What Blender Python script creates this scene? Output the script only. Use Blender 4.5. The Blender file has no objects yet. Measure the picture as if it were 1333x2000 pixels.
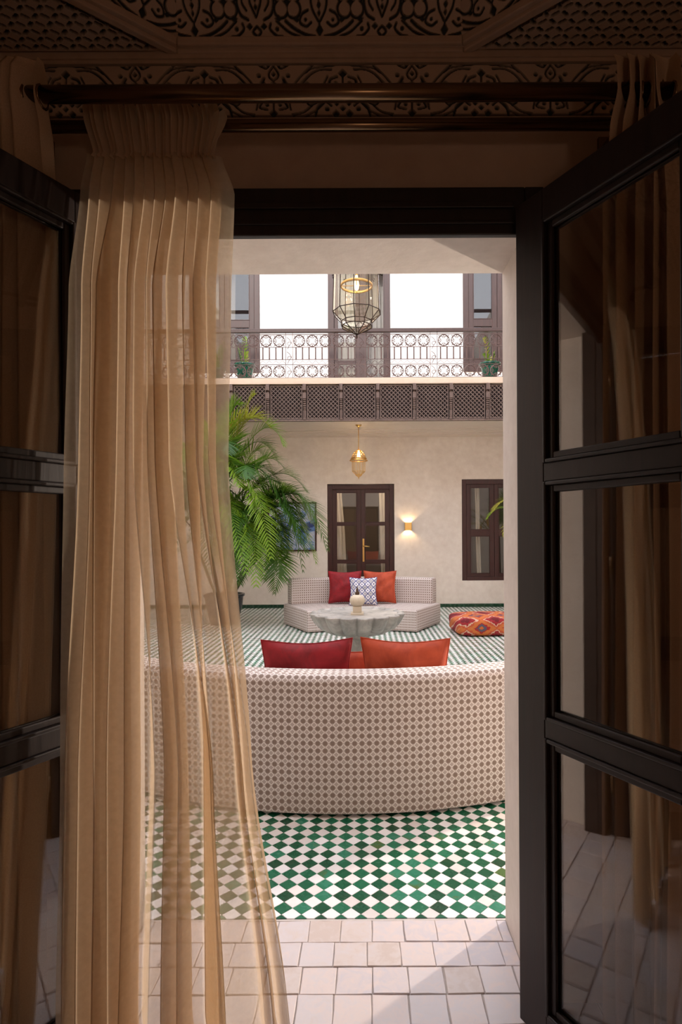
import bpy, math, random
import numpy as np
from mathutils import Vector, Matrix
R = math.radians
rnd = random.Random(7)
SC = bpy.context.scene
COL = SC.collection

# ------------------------------------------------------------------ camera, world, lights, exposure
cd = bpy.data.cameras.new('camera'); cam = bpy.data.objects.new('camera', cd); COL.objects.link(cam)
cam.location = (0, 0, 1.4)
cam.rotation_euler = (R(90), R(0.3), 0)
cd.sensor_fit = 'VERTICAL'; cd.sensor_height = 36.0; cd.sensor_width = 24.0
cd.lens = 1135 * 36 / 2000
cd.shift_x = -45.5 / 2000; cd.shift_y = 42 / 2000
cd.clip_start = 0.05; cd.clip_end = 100
SC.camera = cam

world = bpy.data.worlds.new('sky'); SC.world = world; world.use_nodes = True
wb = world.node_tree.nodes['Background']
wb.inputs[0].default_value = (0.90, 0.91, 1.0, 1); wb.inputs[1].default_value = 4.3

def lamp(name, kind, loc, energy, color, size=0.05, target=None, **kw):
    l = bpy.data.lights.new(name, kind); l.energy = energy; l.color = color
    if kind in ('POINT', 'SPOT'): l.shadow_soft_size = size
    if kind == 'AREA': l.size = size
    for k, v in kw.items(): setattr(l, k, v)
    o = bpy.data.objects.new(name, l); o.location = loc; COL.objects.link(o)
    if target is not None:
        o.rotation_euler = (Vector(target) - Vector(loc)).to_track_quat('-Z', 'Y').to_euler()
    return o
sun = lamp('sun', 'SUN', (0, 0, 20), 1.6, (1.0, 0.93, 0.82), angle=R(1.5))
sun.rotation_euler = Vector((0.22, 0.855, -0.47)).to_track_quat('-Z', 'Y').to_euler()
lamp('right_wall_spotlight', 'SPOT', (3.40, 4.60, 1.55), 900, (1.0, 0.84, 0.70), 0.06, (-.1, 1.75, 1.1), spot_size=R(62), spot_blend=.5)
lamp('room_fill', 'POINT', (.95, -1.8, 1.3), 12.5, (1.0, 0.70, 0.50), 0.18)  # warm fill added behind the camera to lift the dark interior

SC.view_settings.view_transform = 'Standard'; SC.view_settings.look = 'None'
SC.view_settings.gamma = 1; SC.view_settings.use_curve_mapping = False
SC.view_settings.exposure = -0.1
SC.cycles.use_denoising = True
SC.cycles.max_bounces = 12; SC.cycles.diffuse_bounces = 8; SC.cycles.glossy_bounces = 5
SC.cycles.transparent_max_bounces = 32; SC.cycles.transmission_bounces = 8
SC.cycles.caustics_reflective = False; SC.cycles.caustics_refractive = False
SC.cycles.sample_clamp_indirect = 6

# ------------------------------------------------------------------ node helpers and materials
class N:
    def __init__(s, name):
        s.m = bpy.data.materials.new(name); s.m.use_nodes = True; s.t = s.m.node_tree
        s.t.nodes.clear(); s.out = s.t.nodes.new('ShaderNodeOutputMaterial')
    def n(s, typ, **kw):
        nd = s.t.nodes.new('ShaderNode' + typ)
        for k, v in kw.items(): setattr(nd, k, v)
        return nd
    def link(s, a, b): s.t.links.new(a, b)
    def set(s, sock, v):
        if isinstance(v, bpy.types.NodeSocket): s.link(v, sock)
        else:
            if isinstance(v, (tuple, list)) and len(v) == 3 and sock.type == 'RGBA': v = (*v, 1)
            sock.default_value = v
    def math(s, op, a, b=0.0, c=0.0):
        nd = s.n('Math', operation=op)
        for i, v in enumerate((a, b, c)):
            s.set(nd.inputs[i], v)
        return nd.outputs[0]
    def mix(s, f, a, b):
        nd = s.n('Mix', data_type='RGBA'); s.set(nd.inputs[0], f); s.set(nd.inputs[6], a); s.set(nd.inputs[7], b)
        return nd.outputs[2]
    def noise(s, scale, detail=3, rough=0.55, vec=None, dist=0.0):
        nd = s.n('TexNoise'); nd.inputs['Scale'].default_value = scale; nd.inputs['Detail'].default_value = detail
        nd.inputs['Roughness'].default_value = rough; nd.inputs['Distortion'].default_value = dist
        if vec is None:
            vec = s.n('TexCoord').outputs['Object']
        s.link(vec, nd.inputs['Vector']); return nd.outputs['Fac']
    def ramp(s, f, stops):
        nd = s.n('ValToRGB'); s.set(nd.inputs[0], f); cr = nd.color_ramp
        while len(cr.elements) < len(stops): cr.elements.new(0.5)
        for e, (p, c) in zip(cr.elements, stops): e.position = p; e.color = (*c, 1) if len(c) == 3 else c
        return nd.outputs[0]
    def bump(s, h, strength=0.3, dist=0.01):
        nd = s.n('Bump'); nd.inputs['Strength'].default_value = strength; nd.inputs['Distance'].default_value = dist
        s.link(h, nd.inputs['Height']); return nd.outputs[0]
    def bsdf(s, color, rough=0.5, metal=0.0, normal=None, **kw):
        b = s.n('BsdfPrincipled'); s.set(b.inputs['Base Color'], color); s.set(b.inputs['Roughness'], rough)
        s.set(b.inputs['Metallic'], metal)
        if normal is not None: s.link(normal, b.inputs['Normal'])
        for k, v in kw.items(): s.set(b.inputs[k.replace('_', ' ')], v)
        return b.outputs[0]
    def done(s, shader):
        s.link(shader, s.out.inputs[0]); return s.m

def stretch(nt, sx, sy, sz):
    mp = nt.n('Mapping'); mp.inputs['Scale'].default_value = (sx, sy, sz)
    nt.link(nt.n('TexCoord').outputs['Object'], mp.inputs[0]); return mp.outputs[0]

M = {}
def plaster(name, c1, c2, scale=1.4, rough=0.75, bump=0.25):
    n = N(name); f = n.noise(scale, 6, 0.62, dist=0.4); g = n.noise(scale * 9, 4, 0.6)
    f2 = n.math('MULTIPLY_ADD', g, 0.45, n.math('MULTIPLY', f, 0.75))
    c = n.ramp(f2, [(0.38, c1), (0.78, c2)])
    M[name] = n.done(n.bsdf(c, rough, normal=n.bump(n.noise(28, 5), bump, 0.004)))
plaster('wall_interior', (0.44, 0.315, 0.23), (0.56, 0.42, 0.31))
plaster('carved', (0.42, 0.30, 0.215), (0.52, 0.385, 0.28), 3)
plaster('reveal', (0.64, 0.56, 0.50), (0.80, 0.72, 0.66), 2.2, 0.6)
plaster('court_wall', (0.70, 0.60, 0.515), (0.87, 0.785, 0.70), 1.1)
plaster('gallery_plaster', (0.72, 0.62, 0.54), (0.80, 0.70, 0.62), 1.3)
plaster('white_wall', (0.84, 0.82, 0.79), (0.88, 0.86, 0.83), 1.0)
plaster('slab', (0.56, 0.43, 0.33), (0.66, 0.52, 0.41), 2)
plaster('grout', (0.30, 0.25, 0.22), (0.42, 0.36, 0.32), 8)
plaster('grout_light', (0.50, 0.44, 0.40), (0.62, 0.56, 0.52), 8)

def wood(name, c1, c2, rough=0.38, sc=(14, 14, 1.1)):
    n = N(name); v = stretch(n, *sc); f = n.noise(4, 6, 0.6, v, 0.6)
    c = n.ramp(f, [(0.3, c1), (0.7, c2)])
    M[name] = n.done(n.bsdf(c, n.math('MULTIPLY_ADD', f, 0.2, rough - 0.1), normal=n.bump(f, 0.12, 0.003)))
wood('dark_wood', (0.009, 0.005, 0.0045), (0.022, 0.011, 0.009), 0.46)
wood('door_wood', (0.035, 0.009, 0.007), (0.065, 0.018, 0.014), 0.38)
wood('upper_wood', (0.036, 0.016, 0.013), (0.066, 0.030, 0.025), 0.45)
wood('lattice_wood', (0.12, 0.078, 0.064), (0.21, 0.145, 0.12), 0.6)
wood('lattice_back', (0.014, 0.005, 0.0045), (0.026, 0.010, 0.009), 0.6)

def simple(name, c, rough=0.5, metal=0.0, **kw):
    n = N(name); M[name] = n.done(n.bsdf(c, rough, metal, **kw))
simple('brass', (0.72, 0.45, 0.15), 0.28, 1.0)
simple('old_brass', (0.20, 0.125, 0.07), 0.24, 1.0)
simple('bronze', (0.10, 0.06, 0.04), 0.45, 0.8)
simple('iron', (0.10, 0.058, 0.052), 0.5, 0.2)
simple('came', (0.045, 0.028, 0.022), 0.45, 0.7)
simple('pot_dark', (0.03, 0.032, 0.04), 0.25)
simple('soil', (0.04, 0.025, 0.016), 0.95)
simple('stem_green', (0.09, 0.075, 0.03), 0.6)
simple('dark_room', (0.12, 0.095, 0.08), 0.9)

def glass(name, tint=(0.93, 0.95, 0.93), f0=0.045, rough=0.0):
    # Schlick reflectance, the same from both sides of the thin pane
    n = N(name); lw = n.n('LayerWeight'); lw.inputs[0].default_value = 0.5
    fr = n.n('Math', operation='MULTIPLY_ADD'); fr.inputs[1].default_value = 1 - f0; fr.inputs[2].default_value = f0
    n.link(n.math('POWER', lw.outputs['Facing'], 5.0), fr.inputs[0])
    t = n.n('BsdfTransparent'); t.inputs[0].default_value = (*tint, 1)
    g = n.n('BsdfGlossy'); g.inputs['Roughness'].default_value = rough; g.inputs[0].default_value = (1, 1, 1, 1)
    mx = n.n('MixShader'); n.link(fr.outputs[0], mx.inputs[0]); n.link(t.outputs[0], mx.inputs[1]); n.link(g.outputs[0], mx.inputs[2])
    M[name] = n.done(mx.outputs[0])
glass('pane_glass', (0.92, 0.92, 0.90), 0.05)
glass('door_glass', (0.97, 0.96, 0.94), 0.085)
glass('lantern_glass', (0.97, 0.95, 0.90), 0.03, 0.02)

def emit(name, c, s):
    n = N(name); e = n.n('Emission'); e.inputs[0].default_value = (*c, 1); e.inputs[1].default_value = s; M[name] = n.done(e.outputs[0])
emit('bulb', (1.0, 0.72, 0.36), 14)
emit('bulb_soft', (1.0, 0.66, 0.32), 5)

# carved plaster with a painted ground, read from the depth attribute
n = N('carved_painted'); a = n.n('Attribute', attribute_name='ground')
c = n.mix(a.outputs['Fac'], (0.47, 0.345, 0.25), (0.022, 0.026, 0.024))
M['carved_painted'] = n.done(n.bsdf(c, 0.8, normal=n.bump(n.noise(60, 3), 0.2, 0.002)))

GREEN = [(0.0, (0.008, 0.050, 0.022)), (0.10, (0.003, 0.070, 0.032)), (0.45, (0.004, 0.085, 0.038)), (0.8, (0.010, 0.140, 0.068)), (0.95, (0.03, 0.20, 0.12)), (1.0, (0.06, 0.12, 0.03))]
WHITE = [(0.0, (0.66, 0.60, 0.57)), (0.4, (0.80, 0.77, 0.76)), (0.8, (0.84, 0.83, 0.83)), (1.0, (0.78, 0.70, 0.68))]
PINK = [(0.0, (0.56, 0.46, 0.41)), (0.15, (0.60, 0.51, 0.47)), (0.45, (0.60, 0.54, 0.54)), (0.7, (0.66, 0.55, 0.51)), (1.0, (0.56, 0.51, 0.53))]
def glaze(name, stops, use_attr, rough=0.22, mott=0.25):
    n = N(name)
    if use_attr: f = n.n('Attribute', attribute_name='rnd').outputs['Fac']
    else: f = n.n('ObjectInfo').outputs['Random']
    g = n.n('NewGeometry').outputs['Position']
    nz = n.noise(22, 5, 0.6, g, 0.8)
    f2 = n.math('ADD', f, n.math('MULTIPLY', n.math('SUBTRACT', nz, 0.5), mott * 2))
    c = n.ramp(f2, stops)
    M[name] = n.done(n.bsdf(c, n.math('MULTIPLY_ADD', nz, 0.25, rough - 0.08), normal=n.bump(n.noise(30, 3, 0.5, g), 0.12, 0.004)))
for k, st, ro, mo in (('green', GREEN, 0.22, 0.12), ('white', WHITE, 0.3, 0.15), ('pink', PINK, 0.32, 0.55)):
    glaze('tile_' + k, st, False, ro, mo); glaze('tile_' + k + '_far', st, True, ro, mo)

# woven sofa fabric: brown octagons, light quatrefoil outlines
def fabric():
    n = N('sofa_fabric'); uv = n.n('UVMap', uv_map='UVMap').outputs[0]
    sp = n.n('SeparateXYZ'); n.link(uv, sp.inputs[0]); P = 0.0363
    a = n.math('ABSOLUTE', n.math('SUBTRACT', n.math('FRACT', n.math('DIVIDE', sp.outputs[0], P)), 0.5))
    b = n.math('ABSOLUTE', n.math('SUBTRACT', n.math('FRACT', n.math('DIVIDE', sp.outputs[1], P)), 0.5))
    s = n.math('ADD', a, b)
    # corner octagons
    ca = n.math('SUBTRACT', 0.5, a); cb = n.math('SUBTRACT', 0.5, b)
    mx = n.math('MAXIMUM', ca, cb); sm = n.math('ADD', ca, cb)
    dark = n.math('MULTIPLY', n.math('LESS_THAN', mx, 0.30), n.math('LESS_THAN', sm, 0.43))
    # quatrefoil outline: diamond ring with a bumpy edge
    mn = n.math('MINIMUM', a, b)
    q = n.math('ADD', s, n.math('MULTIPLY', mn, 0.35))
    ring = n.math('MULTIPLY', n.math('GREATER_THAN', q, 0.36), n.math('LESS_THAN', q, 0.52))
    line = n.math('LESS_THAN', n.math('MINIMUM', ca, cb), 0.035)
    c = n.mix(ring, (0.485, 0.41, 0.38), (0.82, 0.77, 0.745))
    c = n.mix(n.math('MULTIPLY', line, n.math('GREATER_THAN', sm, 0.43)), c, (0.46, 0.37, 0.32))
    c = n.mix(dark, c, (0.255, 0.19, 0.158))
    w = n.noise(900, 2)
    M['sofa_fabric'] = n.done(n.bsdf(c, 0.9, normal=n.bump(w, 0.3, 0.001)))
fabric()
def velvet(name, c1, c2):
    n = N(name); f = n.noise(7, 5, 0.6, dist=1.2)
    c = n.ramp(f, [(0.3, c1), (0.7, c2)])
    M[name] = n.done(n.bsdf(c, 0.75, normal=n.bump(n.noise(9, 3), 0.4, 0.01), Sheen_Weight=0.2, Sheen_Tint=(*c2, 1)))
velvet('red_velvet', (0.15, 0.0015, 0.005), (0.33, 0.004, 0.012))
velvet('orange_velvet', (0.30, 0.034, 0.010), (0.50, 0.075, 0.024))
def ikat():
    n = N('blue_print'); uv = n.n('UVMap', uv_map='UVMap').outputs[0]
    sp = n.n('SeparateXYZ'); n.link(uv, sp.inputs[0]); P = 0.095
    u = n.math('DIVIDE', sp.outputs[0], P); v = n.math('DIVIDE', sp.outputs[1], P * 1.1)
    a = n.math('ABSOLUTE', n.math('SUBTRACT', n.math('FRACT', u), 0.5)); b = n.math('ABSOLUTE', n.math('SUBTRACT', n.math('FRACT', v), 0.5))
    s = n.math('ADD', a, b)
    r1 = n.math('LESS_THAN', s, 0.13); r2 = n.math('MULTIPLY', n.math('GREATER_THAN', s, 0.26), n.math('LESS_THAN', s, 0.34))
    r3 = n.math('MULTIPLY', n.math('GREATER_THAN', s, 0.42), n.math('LESS_THAN', s, 0.58)); r4 = n.math('GREATER_THAN', s, 0.86)
    blue = n.math('MAXIMUM', r3, r4)
    c = n.mix(blue, (0.78, 0.75, 0.76), (0.03, 0.045, 0.20)); c = n.mix(n.math('MAXIMUM', r1, r2), c, (0.035, 0.03, 0.06))
    M['blue_print'] = n.done(n.bsdf(c, 0.85))
ikat()
def kilim():
    n = N('kilim'); uv = n.n('UVMap', uv_map='UVMap').outputs[0]
    sp = n.n('SeparateXYZ'); n.link(uv, sp.inputs[0])
    a = n.math('ABSOLUTE', n.math('SUBTRACT', n.math('FRACT', n.math('DIVIDE', sp.outputs[0], 0.40)), 0.5))
    b = n.math('ABSOLUTE', n.math('SUBTRACT', n.math('FRACT', n.math('DIVIDE', sp.outputs[1], 0.30)), 0.5))
    s = n.math('ADD', a, b)
    zig = n.n('TexVoronoi', feature='F1', distance='MANHATTAN'); zig.inputs['Scale'].default_value = 26
    n.link(uv, zig.inputs['Vector'])
    s2 = n.math('ADD', s, n.math('MULTIPLY', n.math('SUBTRACT', zig.outputs['Distance'], 0.4), 0.10))
    c = n.ramp(s2, [(0.0, (0.55, 0.14, 0.03)), (0.14, (0.10, 0.09, 0.13)), (0.24, (0.36, 0.02, 0.02)), (0.33, (0.56, 0.16, 0.04)), (0.52, (0.50, 0.09, 0.035)), (0.62, (0.60, 0.40, 0.28)), (0.68, (0.30, 0.02, 0.025)), (0.85, (0.14, 0.01, 0.015))])
    c.node.color_ramp.interpolation = 'CONSTANT'
    wn = n.n('TexVoronoi', feature='F1', distance='MANHATTAN'); wn.inputs['Scale'].default_value = 42; n.link(uv, wn.inputs['Vector'])
    spot = n.math('LESS_THAN', wn.outputs['Distance'], 0.16)
    cc = n.ramp(n.n('SeparateColor').outputs[0], [(0, (0, 0, 0)), (1, (1, 1, 1))])
    sc = cc.node.inputs[0].links[0].from_node; n.link(wn.outputs['Color'], sc.inputs[0])
    col2 = n.ramp(sc.outputs[0], [(0.0, (0.28, 0.02, 0.02)), (0.35, (0.70, 0.30, 0.08)), (0.6, (0.65, 0.52, 0.40)), (0.8, (0.08, 0.10, 0.16))])
    col2.node.color_ramp.interpolation = 'CONSTANT'
    c = n.mix(n.math('MULTIPLY', spot, 0.85), c, col2)
    M['kilim'] = n.done(n.bsdf(c, 0.95, normal=n.bump(n.noise(300, 2), 0.4, 0.002)))
kilim()
def marble():
    n = N('marble'); f = n.noise(5, 8, 0.65, dist=1.5)
    c = n.ramp(f, [(0.30, (0.19, 0.185, 0.17)), (0.48, (0.33, 0.315, 0.29)), (0.62, (0.45, 0.42, 0.385)), (0.8, (0.36, 0.345, 0.31))])
    M['marble'] = n.done(n.bsdf(c, 0.42, normal=n.bump(n.noise(40, 4), 0.15, 0.002)))
marble(); simple('cream_marble', (0.58, 0.50, 0.38), 0.5)
def sheer(name, col, op):
    n = N(name)
    w1 = n.n('TexWave', wave_type='BANDS', bands_direction='X'); w1.inputs['Scale'].default_value = 160
    w2 = n.n('TexWave', wave_type='BANDS', bands_direction='Z'); w2.inputs['Scale'].default_value = 160
    uv = n.n('TexCoord').outputs['Object']; n.link(uv, w1.inputs['Vector']); n.link(uv, w2.inputs['Vector'])
    nz = n.noise(70, 3); big = n.noise(5, 3)
    d = n.n('BsdfDiffuse'); d.inputs[0].default_value = (*col, 1)
    tl = n.n('BsdfTranslucent'); tl.inputs[0].default_value = (*col, 1)
    m1 = n.n('MixShader'); m1.inputs[0].default_value = 0.58; n.link(d.outputs[0], m1.inputs[1]); n.link(tl.outputs[0], m1.inputs[2])
    t = n.n('BsdfTransparent'); t.inputs[0].default_value = (1, 0.97, 0.92, 1)
    f = n.math('ADD', op - 0.08, n.math('MULTIPLY', nz, 0.16))
    lw = n.n('LayerWeight'); lw.inputs[0].default_value = 0.35
    f = n.math('MINIMUM', 0.97, n.math('ADD', f, n.math('MULTIPLY', lw.outputs['Facing'], 0.55)))
    m2 = n.n('MixShader'); n.link(f, m2.inputs[0]); n.link(t.outputs[0], m2.inputs[1]); n.link(m1.outputs[0], m2.inputs[2])
    M[name] = n.done(m2.outputs[0])
sheer('sheer_cloth', (0.74, 0.58, 0.405), 0.50)
sheer('sheer_heading', (0.76, 0.60, 0.43), 0.86)
def drape():
    n = N('drape_cloth'); f = n.noise(300, 2)
    d = n.n('BsdfDiffuse'); tl = n.n('BsdfTranslucent')
    c = n.ramp(f, [(0.3, (0.54, 0.39, 0.26)), (0.7, (0.62, 0.46, 0.31))])
    n.link(c, d.inputs[0]); n.link(c, tl.inputs[0])
    m = n.n('MixShader'); m.inputs[0].default_value = 0.2; n.link(d.outputs[0], m.inputs[1]); n.link(tl.outputs[0], m.inputs[2])
    M['drape_cloth'] = n.done(m.outputs[0])
drape()
for nm_, c_ in (('curtain_cream', (0.84, 0.76, 0.66)), ('curtain_white', (0.86, 0.83, 0.79))):
    n = N(nm_); d = n.n('BsdfDiffuse'); tl = n.n('BsdfTranslucent'); d.inputs[0].default_value = (*c_, 1); tl.inputs[0].default_value = (*c_, 1)
    m = n.n('MixShader'); m.inputs[0].default_value = 0.45; n.link(d.outputs[0], m.inputs[1]); n.link(tl.outputs[0], m.inputs[2]); M[nm_] = n.done(m.outputs[0])
def leaf(name, c1, c2):
    n = N(name); oi = n.n('ObjectInfo').outputs['Random']
    at = n.n('Attribute', attribute_name='rnd').outputs['Fac']
    f = n.math('ADD', n.math('MULTIPLY', oi, 0.5), n.math('MULTIPLY', at, 0.5))
    c = n.mix(f, c1, c2)
    b = n.bsdf(c, 0.5); tl = n.n('BsdfTranslucent'); n.link(n.mix(0.5, c, (0.30, 0.42, 0.03)), tl.inputs[0])
    m = n.n('MixShader'); m.inputs[0].default_value = 0.35; n.link(b, m.inputs[1]); n.link(tl.outputs[0], m.inputs[2])
    M[name] = n.done(m.outputs[0])
leaf('leaf_dark', (0.018, 0.075, 0.008), (0.055, 0.17, 0.012))
leaf('leaf_bright', (0.09, 0.25, 0.012), (0.26, 0.40, 0.025))
leaf('leaf_yellow', (0.28, 0.34, 0.03), (0.50, 0.38, 0.06))
def glazed_pot():
    n = N('pot_green'); f = n.noise(18, 4); c = n.ramp(f, [(0.35, (0.006, 0.06, 0.035)), (0.68, (0.02, 0.14, 0.09))])
    M['pot_green'] = n.done(n.bsdf(c, 0.12))
glazed_pot()
def painting():
    n = N('painting'); f = n.noise(2.6, 4, 0.6, dist=1.4)
    c = n.ramp(f, [(0.30, (0.02, 0.04, 0.15)), (0.40, (0.12, 0.22, 0.45)), (0.46, (0.40, 0.45, 0.58)), (0.56, (0.50, 0.50, 0.58)), (0.66, (0.01, 0.01, 0.015))])
    c.node.color_ramp.interpolation = 'CONSTANT'
    M['painting'] = n.done(n.bsdf(c, 0.6))
painting()

# ------------------------------------------------------------------ mesh helpers
class MB:
    def __init__(s): s.v = []; s.f = []; s.uv = []; s.rnd = []; s.cur = 0.5
    def face(s, idx, uv=None):
        s.f.append(tuple(idx)); s.uv.append(uv); s.rnd.append(s.cur)
    def box(s, x0, x1, y0, y1, z0, z1):
        return s.obox(Matrix.Identity(4), x0, x1, y0, y1, z0, z1)
    def obox(s, m, x0, x1, y0, y1, z0, z1):
        b = len(s.v)
        for z in (z0, z1):
            for x, y in ((x0, y0), (x1, y0), (x1, y1), (x0, y1)): s.v.append(tuple(m @ Vector((x, y, z))))
        for q in ((0, 3, 2, 1), (4, 5, 6, 7), (0, 1, 5, 4), (1, 2, 6, 5), (2, 3, 7, 6), (3, 0, 4, 7)): s.face([b + i for i in q])
        return s
    def tube(s, pts, r, n=8, caps=True, closed=False):
        pts = [Vector(p) for p in pts]; k = len(pts); rs = r if isinstance(r, (list, tuple)) else [r] * k
        b = len(s.v); up = None
        for i, p in enumerate(pts):
            if closed: t = pts[(i + 1) % k] - pts[i - 1]
            else: t = pts[min(i + 1, k - 1)] - pts[max(i - 1, 0)]
            if t.length < 1e-9: t = Vector((0, 0, 1))
            t.normalize()
            if up is None:
                up = Vector((0, 0, 1)) if abs(t.z) < 0.9 else Vector((0, 1, 0))
            a = t.cross(up).normalized(); c = a.cross(t).normalized(); up = c
            for j in range(n):
                an = 2 * math.pi * j / n; s.v.append(tuple(p + (a * math.cos(an) + c * math.sin(an)) * rs[i]))
        for i in range(k if closed else k - 1):
            i2 = (i + 1) % k
            for j in range(n):
                j2 = (j + 1) % n; s.face((b + i * n + j, b + i * n + j2, b + i2 * n + j2, b + i2 * n + j))
        if caps and not closed:
            s.face([b + j for j in range(n)][::-1]); s.face([b + (k - 1) * n + j for j in range(n)])
        return s
    def lathe(s, prof, c=(0, 0, 0), n=32, rf=None, closed=False, rot=0.0):
        b = len(s.v); k = len(prof)
        for i, (r, z) in enumerate(prof):
            for j in range(n):
                a = 2 * math.pi * j / n + rot; rr = r * (rf(a, i, z) if rf else 1)
                s.v.append((c[0] + rr * math.cos(a), c[1] + rr * math.sin(a), c[2] + z))
        for i in range(k if closed else k - 1):
            i2 = (i + 1) % k
            for j in range(n):
                j2 = (j + 1) % n; s.face((b + i * n + j, b + i * n + j2, b + i2 * n + j2, b + i2 * n + j))
        if not closed:
            if prof[0][0] > 1e-5: s.face([b + j for j in range(n)][::-1])
            if prof[-1][0] > 1e-5: s.face([b + (k - 1) * n + j for j in range(n)])
        return s
    def poly(s, pts, z0, z1):
        b = len(s.v); k = len(pts)
        for z in (z0, z1):
            for x, y in pts: s.v.append((x, y, z))
        s.face([b + i for i in range(k)][::-1]); s.face([b + k + i for i in range(k)])
        for i in range(k): j = (i + 1) % k; s.face((b + i, b + j, b + k + j, b + k + i))
        return s
    def grid(s, P, nu, nv, uvf=None, flip=False):
        b = len(s.v)
        for i in range(nu + 1):
            for j in range(nv + 1): s.v.append(tuple(P(i, j)))
        for i in range(nu):
            for j in range(nv):
                q = [b + i * (nv + 1) + j, b + (i + 1) * (nv + 1) + j, b + (i + 1) * (nv + 1) + j + 1, b + i * (nv + 1) + j + 1]
                u = [uvf(i, j), uvf(i + 1, j), uvf(i + 1, j + 1), uvf(i, j + 1)] if uvf else None
                if flip: q = q[::-1]; u = u[::-1] if u else None
                s.face(q, u)
        return s
    def mesh(s, name, mat=None, smooth=False, rnd=False):
        me = bpy.data.meshes.new(name); me.from_pydata(s.v, [], s.f)
        if any(u is not None for u in s.uv):
            ul = me.uv_layers.new(name='UVMap'); k = 0
            for f, u in zip(s.f, s.uv):
                for i in range(len(f)):
                    ul.data[k].uv = u[i] if u else (0, 0); k += 1
        if rnd:
            at = me.attributes.new('rnd', 'FLOAT', 'FACE'); at.data.foreach_set('value', np.array(s.rnd, dtype=np.float32))
        if mat: me.materials.append(M[mat])
        if smooth: me.shade_smooth()
        me.update(); return me
    def obj(s, name, mat, parent=None, smooth=False, bevel=0, rnd=False, seg=2):
        return link(name, s.mesh(name, mat, smooth, rnd), parent, bevel, seg)

def link(name, me, parent=None, bevel=0, seg=2):
    o = bpy.data.objects.new(name, me); COL.objects.link(o)
    if parent: o.parent = parent
    if bevel:
        m = o.modifiers.new('bevel', 'BEVEL'); m.width = bevel; m.segments = seg; m.limit_method = 'ANGLE'; m.angle_limit = R(40)
    return o
def tag(o, label=None, cat=None, group=None, kind=None):
    if label: o['label'] = label
    if cat: o['category'] = cat
    if group: o['group'] = group
    if kind: o['kind'] = kind
    return o
def empty(name, loc, rz=0, parent=None):
    o = bpy.data.objects.new(name, None); COL.objects.link(o); o.location = loc; o.rotation_euler = (0, 0, rz); o.empty_display_size = 0.1
    if parent: o.parent = parent
    return o
def thing(name, label, cat, loc=(0, 0, 0), rz=0, group=None):
    return tag(empty(name, loc, rz), label, cat, group)
def struct(name, mb, mat, label, cat, parent=None, bevel=0):
    o = mb.obj(name, mat, parent, bevel=bevel)
    return tag(o, label, cat, kind='structure')
def copy_tree(o, parent=None):
    kids = list(o.children)
    c = o.copy(); COL.objects.link(c); c.parent = parent
    for ch in kids: copy_tree(ch, c)
    return c
def cr(pts, n=8):
    """catmull-rom"""
    P = [Vector(p) for p in pts]; P = [2 * P[0] - P[1]] + P + [2 * P[-1] - P[-2]]; out = []
    for i in range(1, len(P) - 2):
        for k in range(n):
            t = k / n; a, b, c, d = P[i - 1], P[i], P[i + 1], P[i + 2]
            out.append(0.5 * ((2 * b) + (c - a) * t + (2 * a - 5 * b + 4 * c - d) * t * t + (3 * b - a - 3 * c + d) * t ** 3))
    out.append(P[-2]); return out

# ------------------------------------------------------------------ setting: near room
YI, YO = 1.74, 2.105          # inner and outer face of the wall with the open door
OX0, OX1, OZ = -0.80, 0.505, 2.34
RX0, RX1, RY0, RZ = -2.3, 1.9, -3.2, 2.83
CX0, CX1, CY1 = -4.2, 3.75, 11.03
b = MB(); b.box(CX0 - .3, OX0, YI, YO, -0.05, 8.0); b.box(OX1, CX1 + .3, YI, YO, -0.05, 8.0); b.box(OX0, OX1, YI, YO, OZ, 8.0)
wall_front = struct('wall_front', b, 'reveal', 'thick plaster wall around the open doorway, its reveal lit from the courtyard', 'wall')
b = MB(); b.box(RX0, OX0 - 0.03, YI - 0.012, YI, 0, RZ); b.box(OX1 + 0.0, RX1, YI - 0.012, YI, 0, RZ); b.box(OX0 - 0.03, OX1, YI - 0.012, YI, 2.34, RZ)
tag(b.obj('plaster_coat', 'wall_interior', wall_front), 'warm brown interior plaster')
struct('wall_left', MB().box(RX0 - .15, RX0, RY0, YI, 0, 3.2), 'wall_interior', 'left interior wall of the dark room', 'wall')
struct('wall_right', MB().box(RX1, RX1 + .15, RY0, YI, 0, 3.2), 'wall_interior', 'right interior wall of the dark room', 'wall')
struct('wall_back', MB().box(RX0 - .15, RX1 + .15, RY0 - .15, RY0, 0, 3.2), 'wall_interior', 'wall behind the viewer closing the dark room', 'wall')

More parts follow.
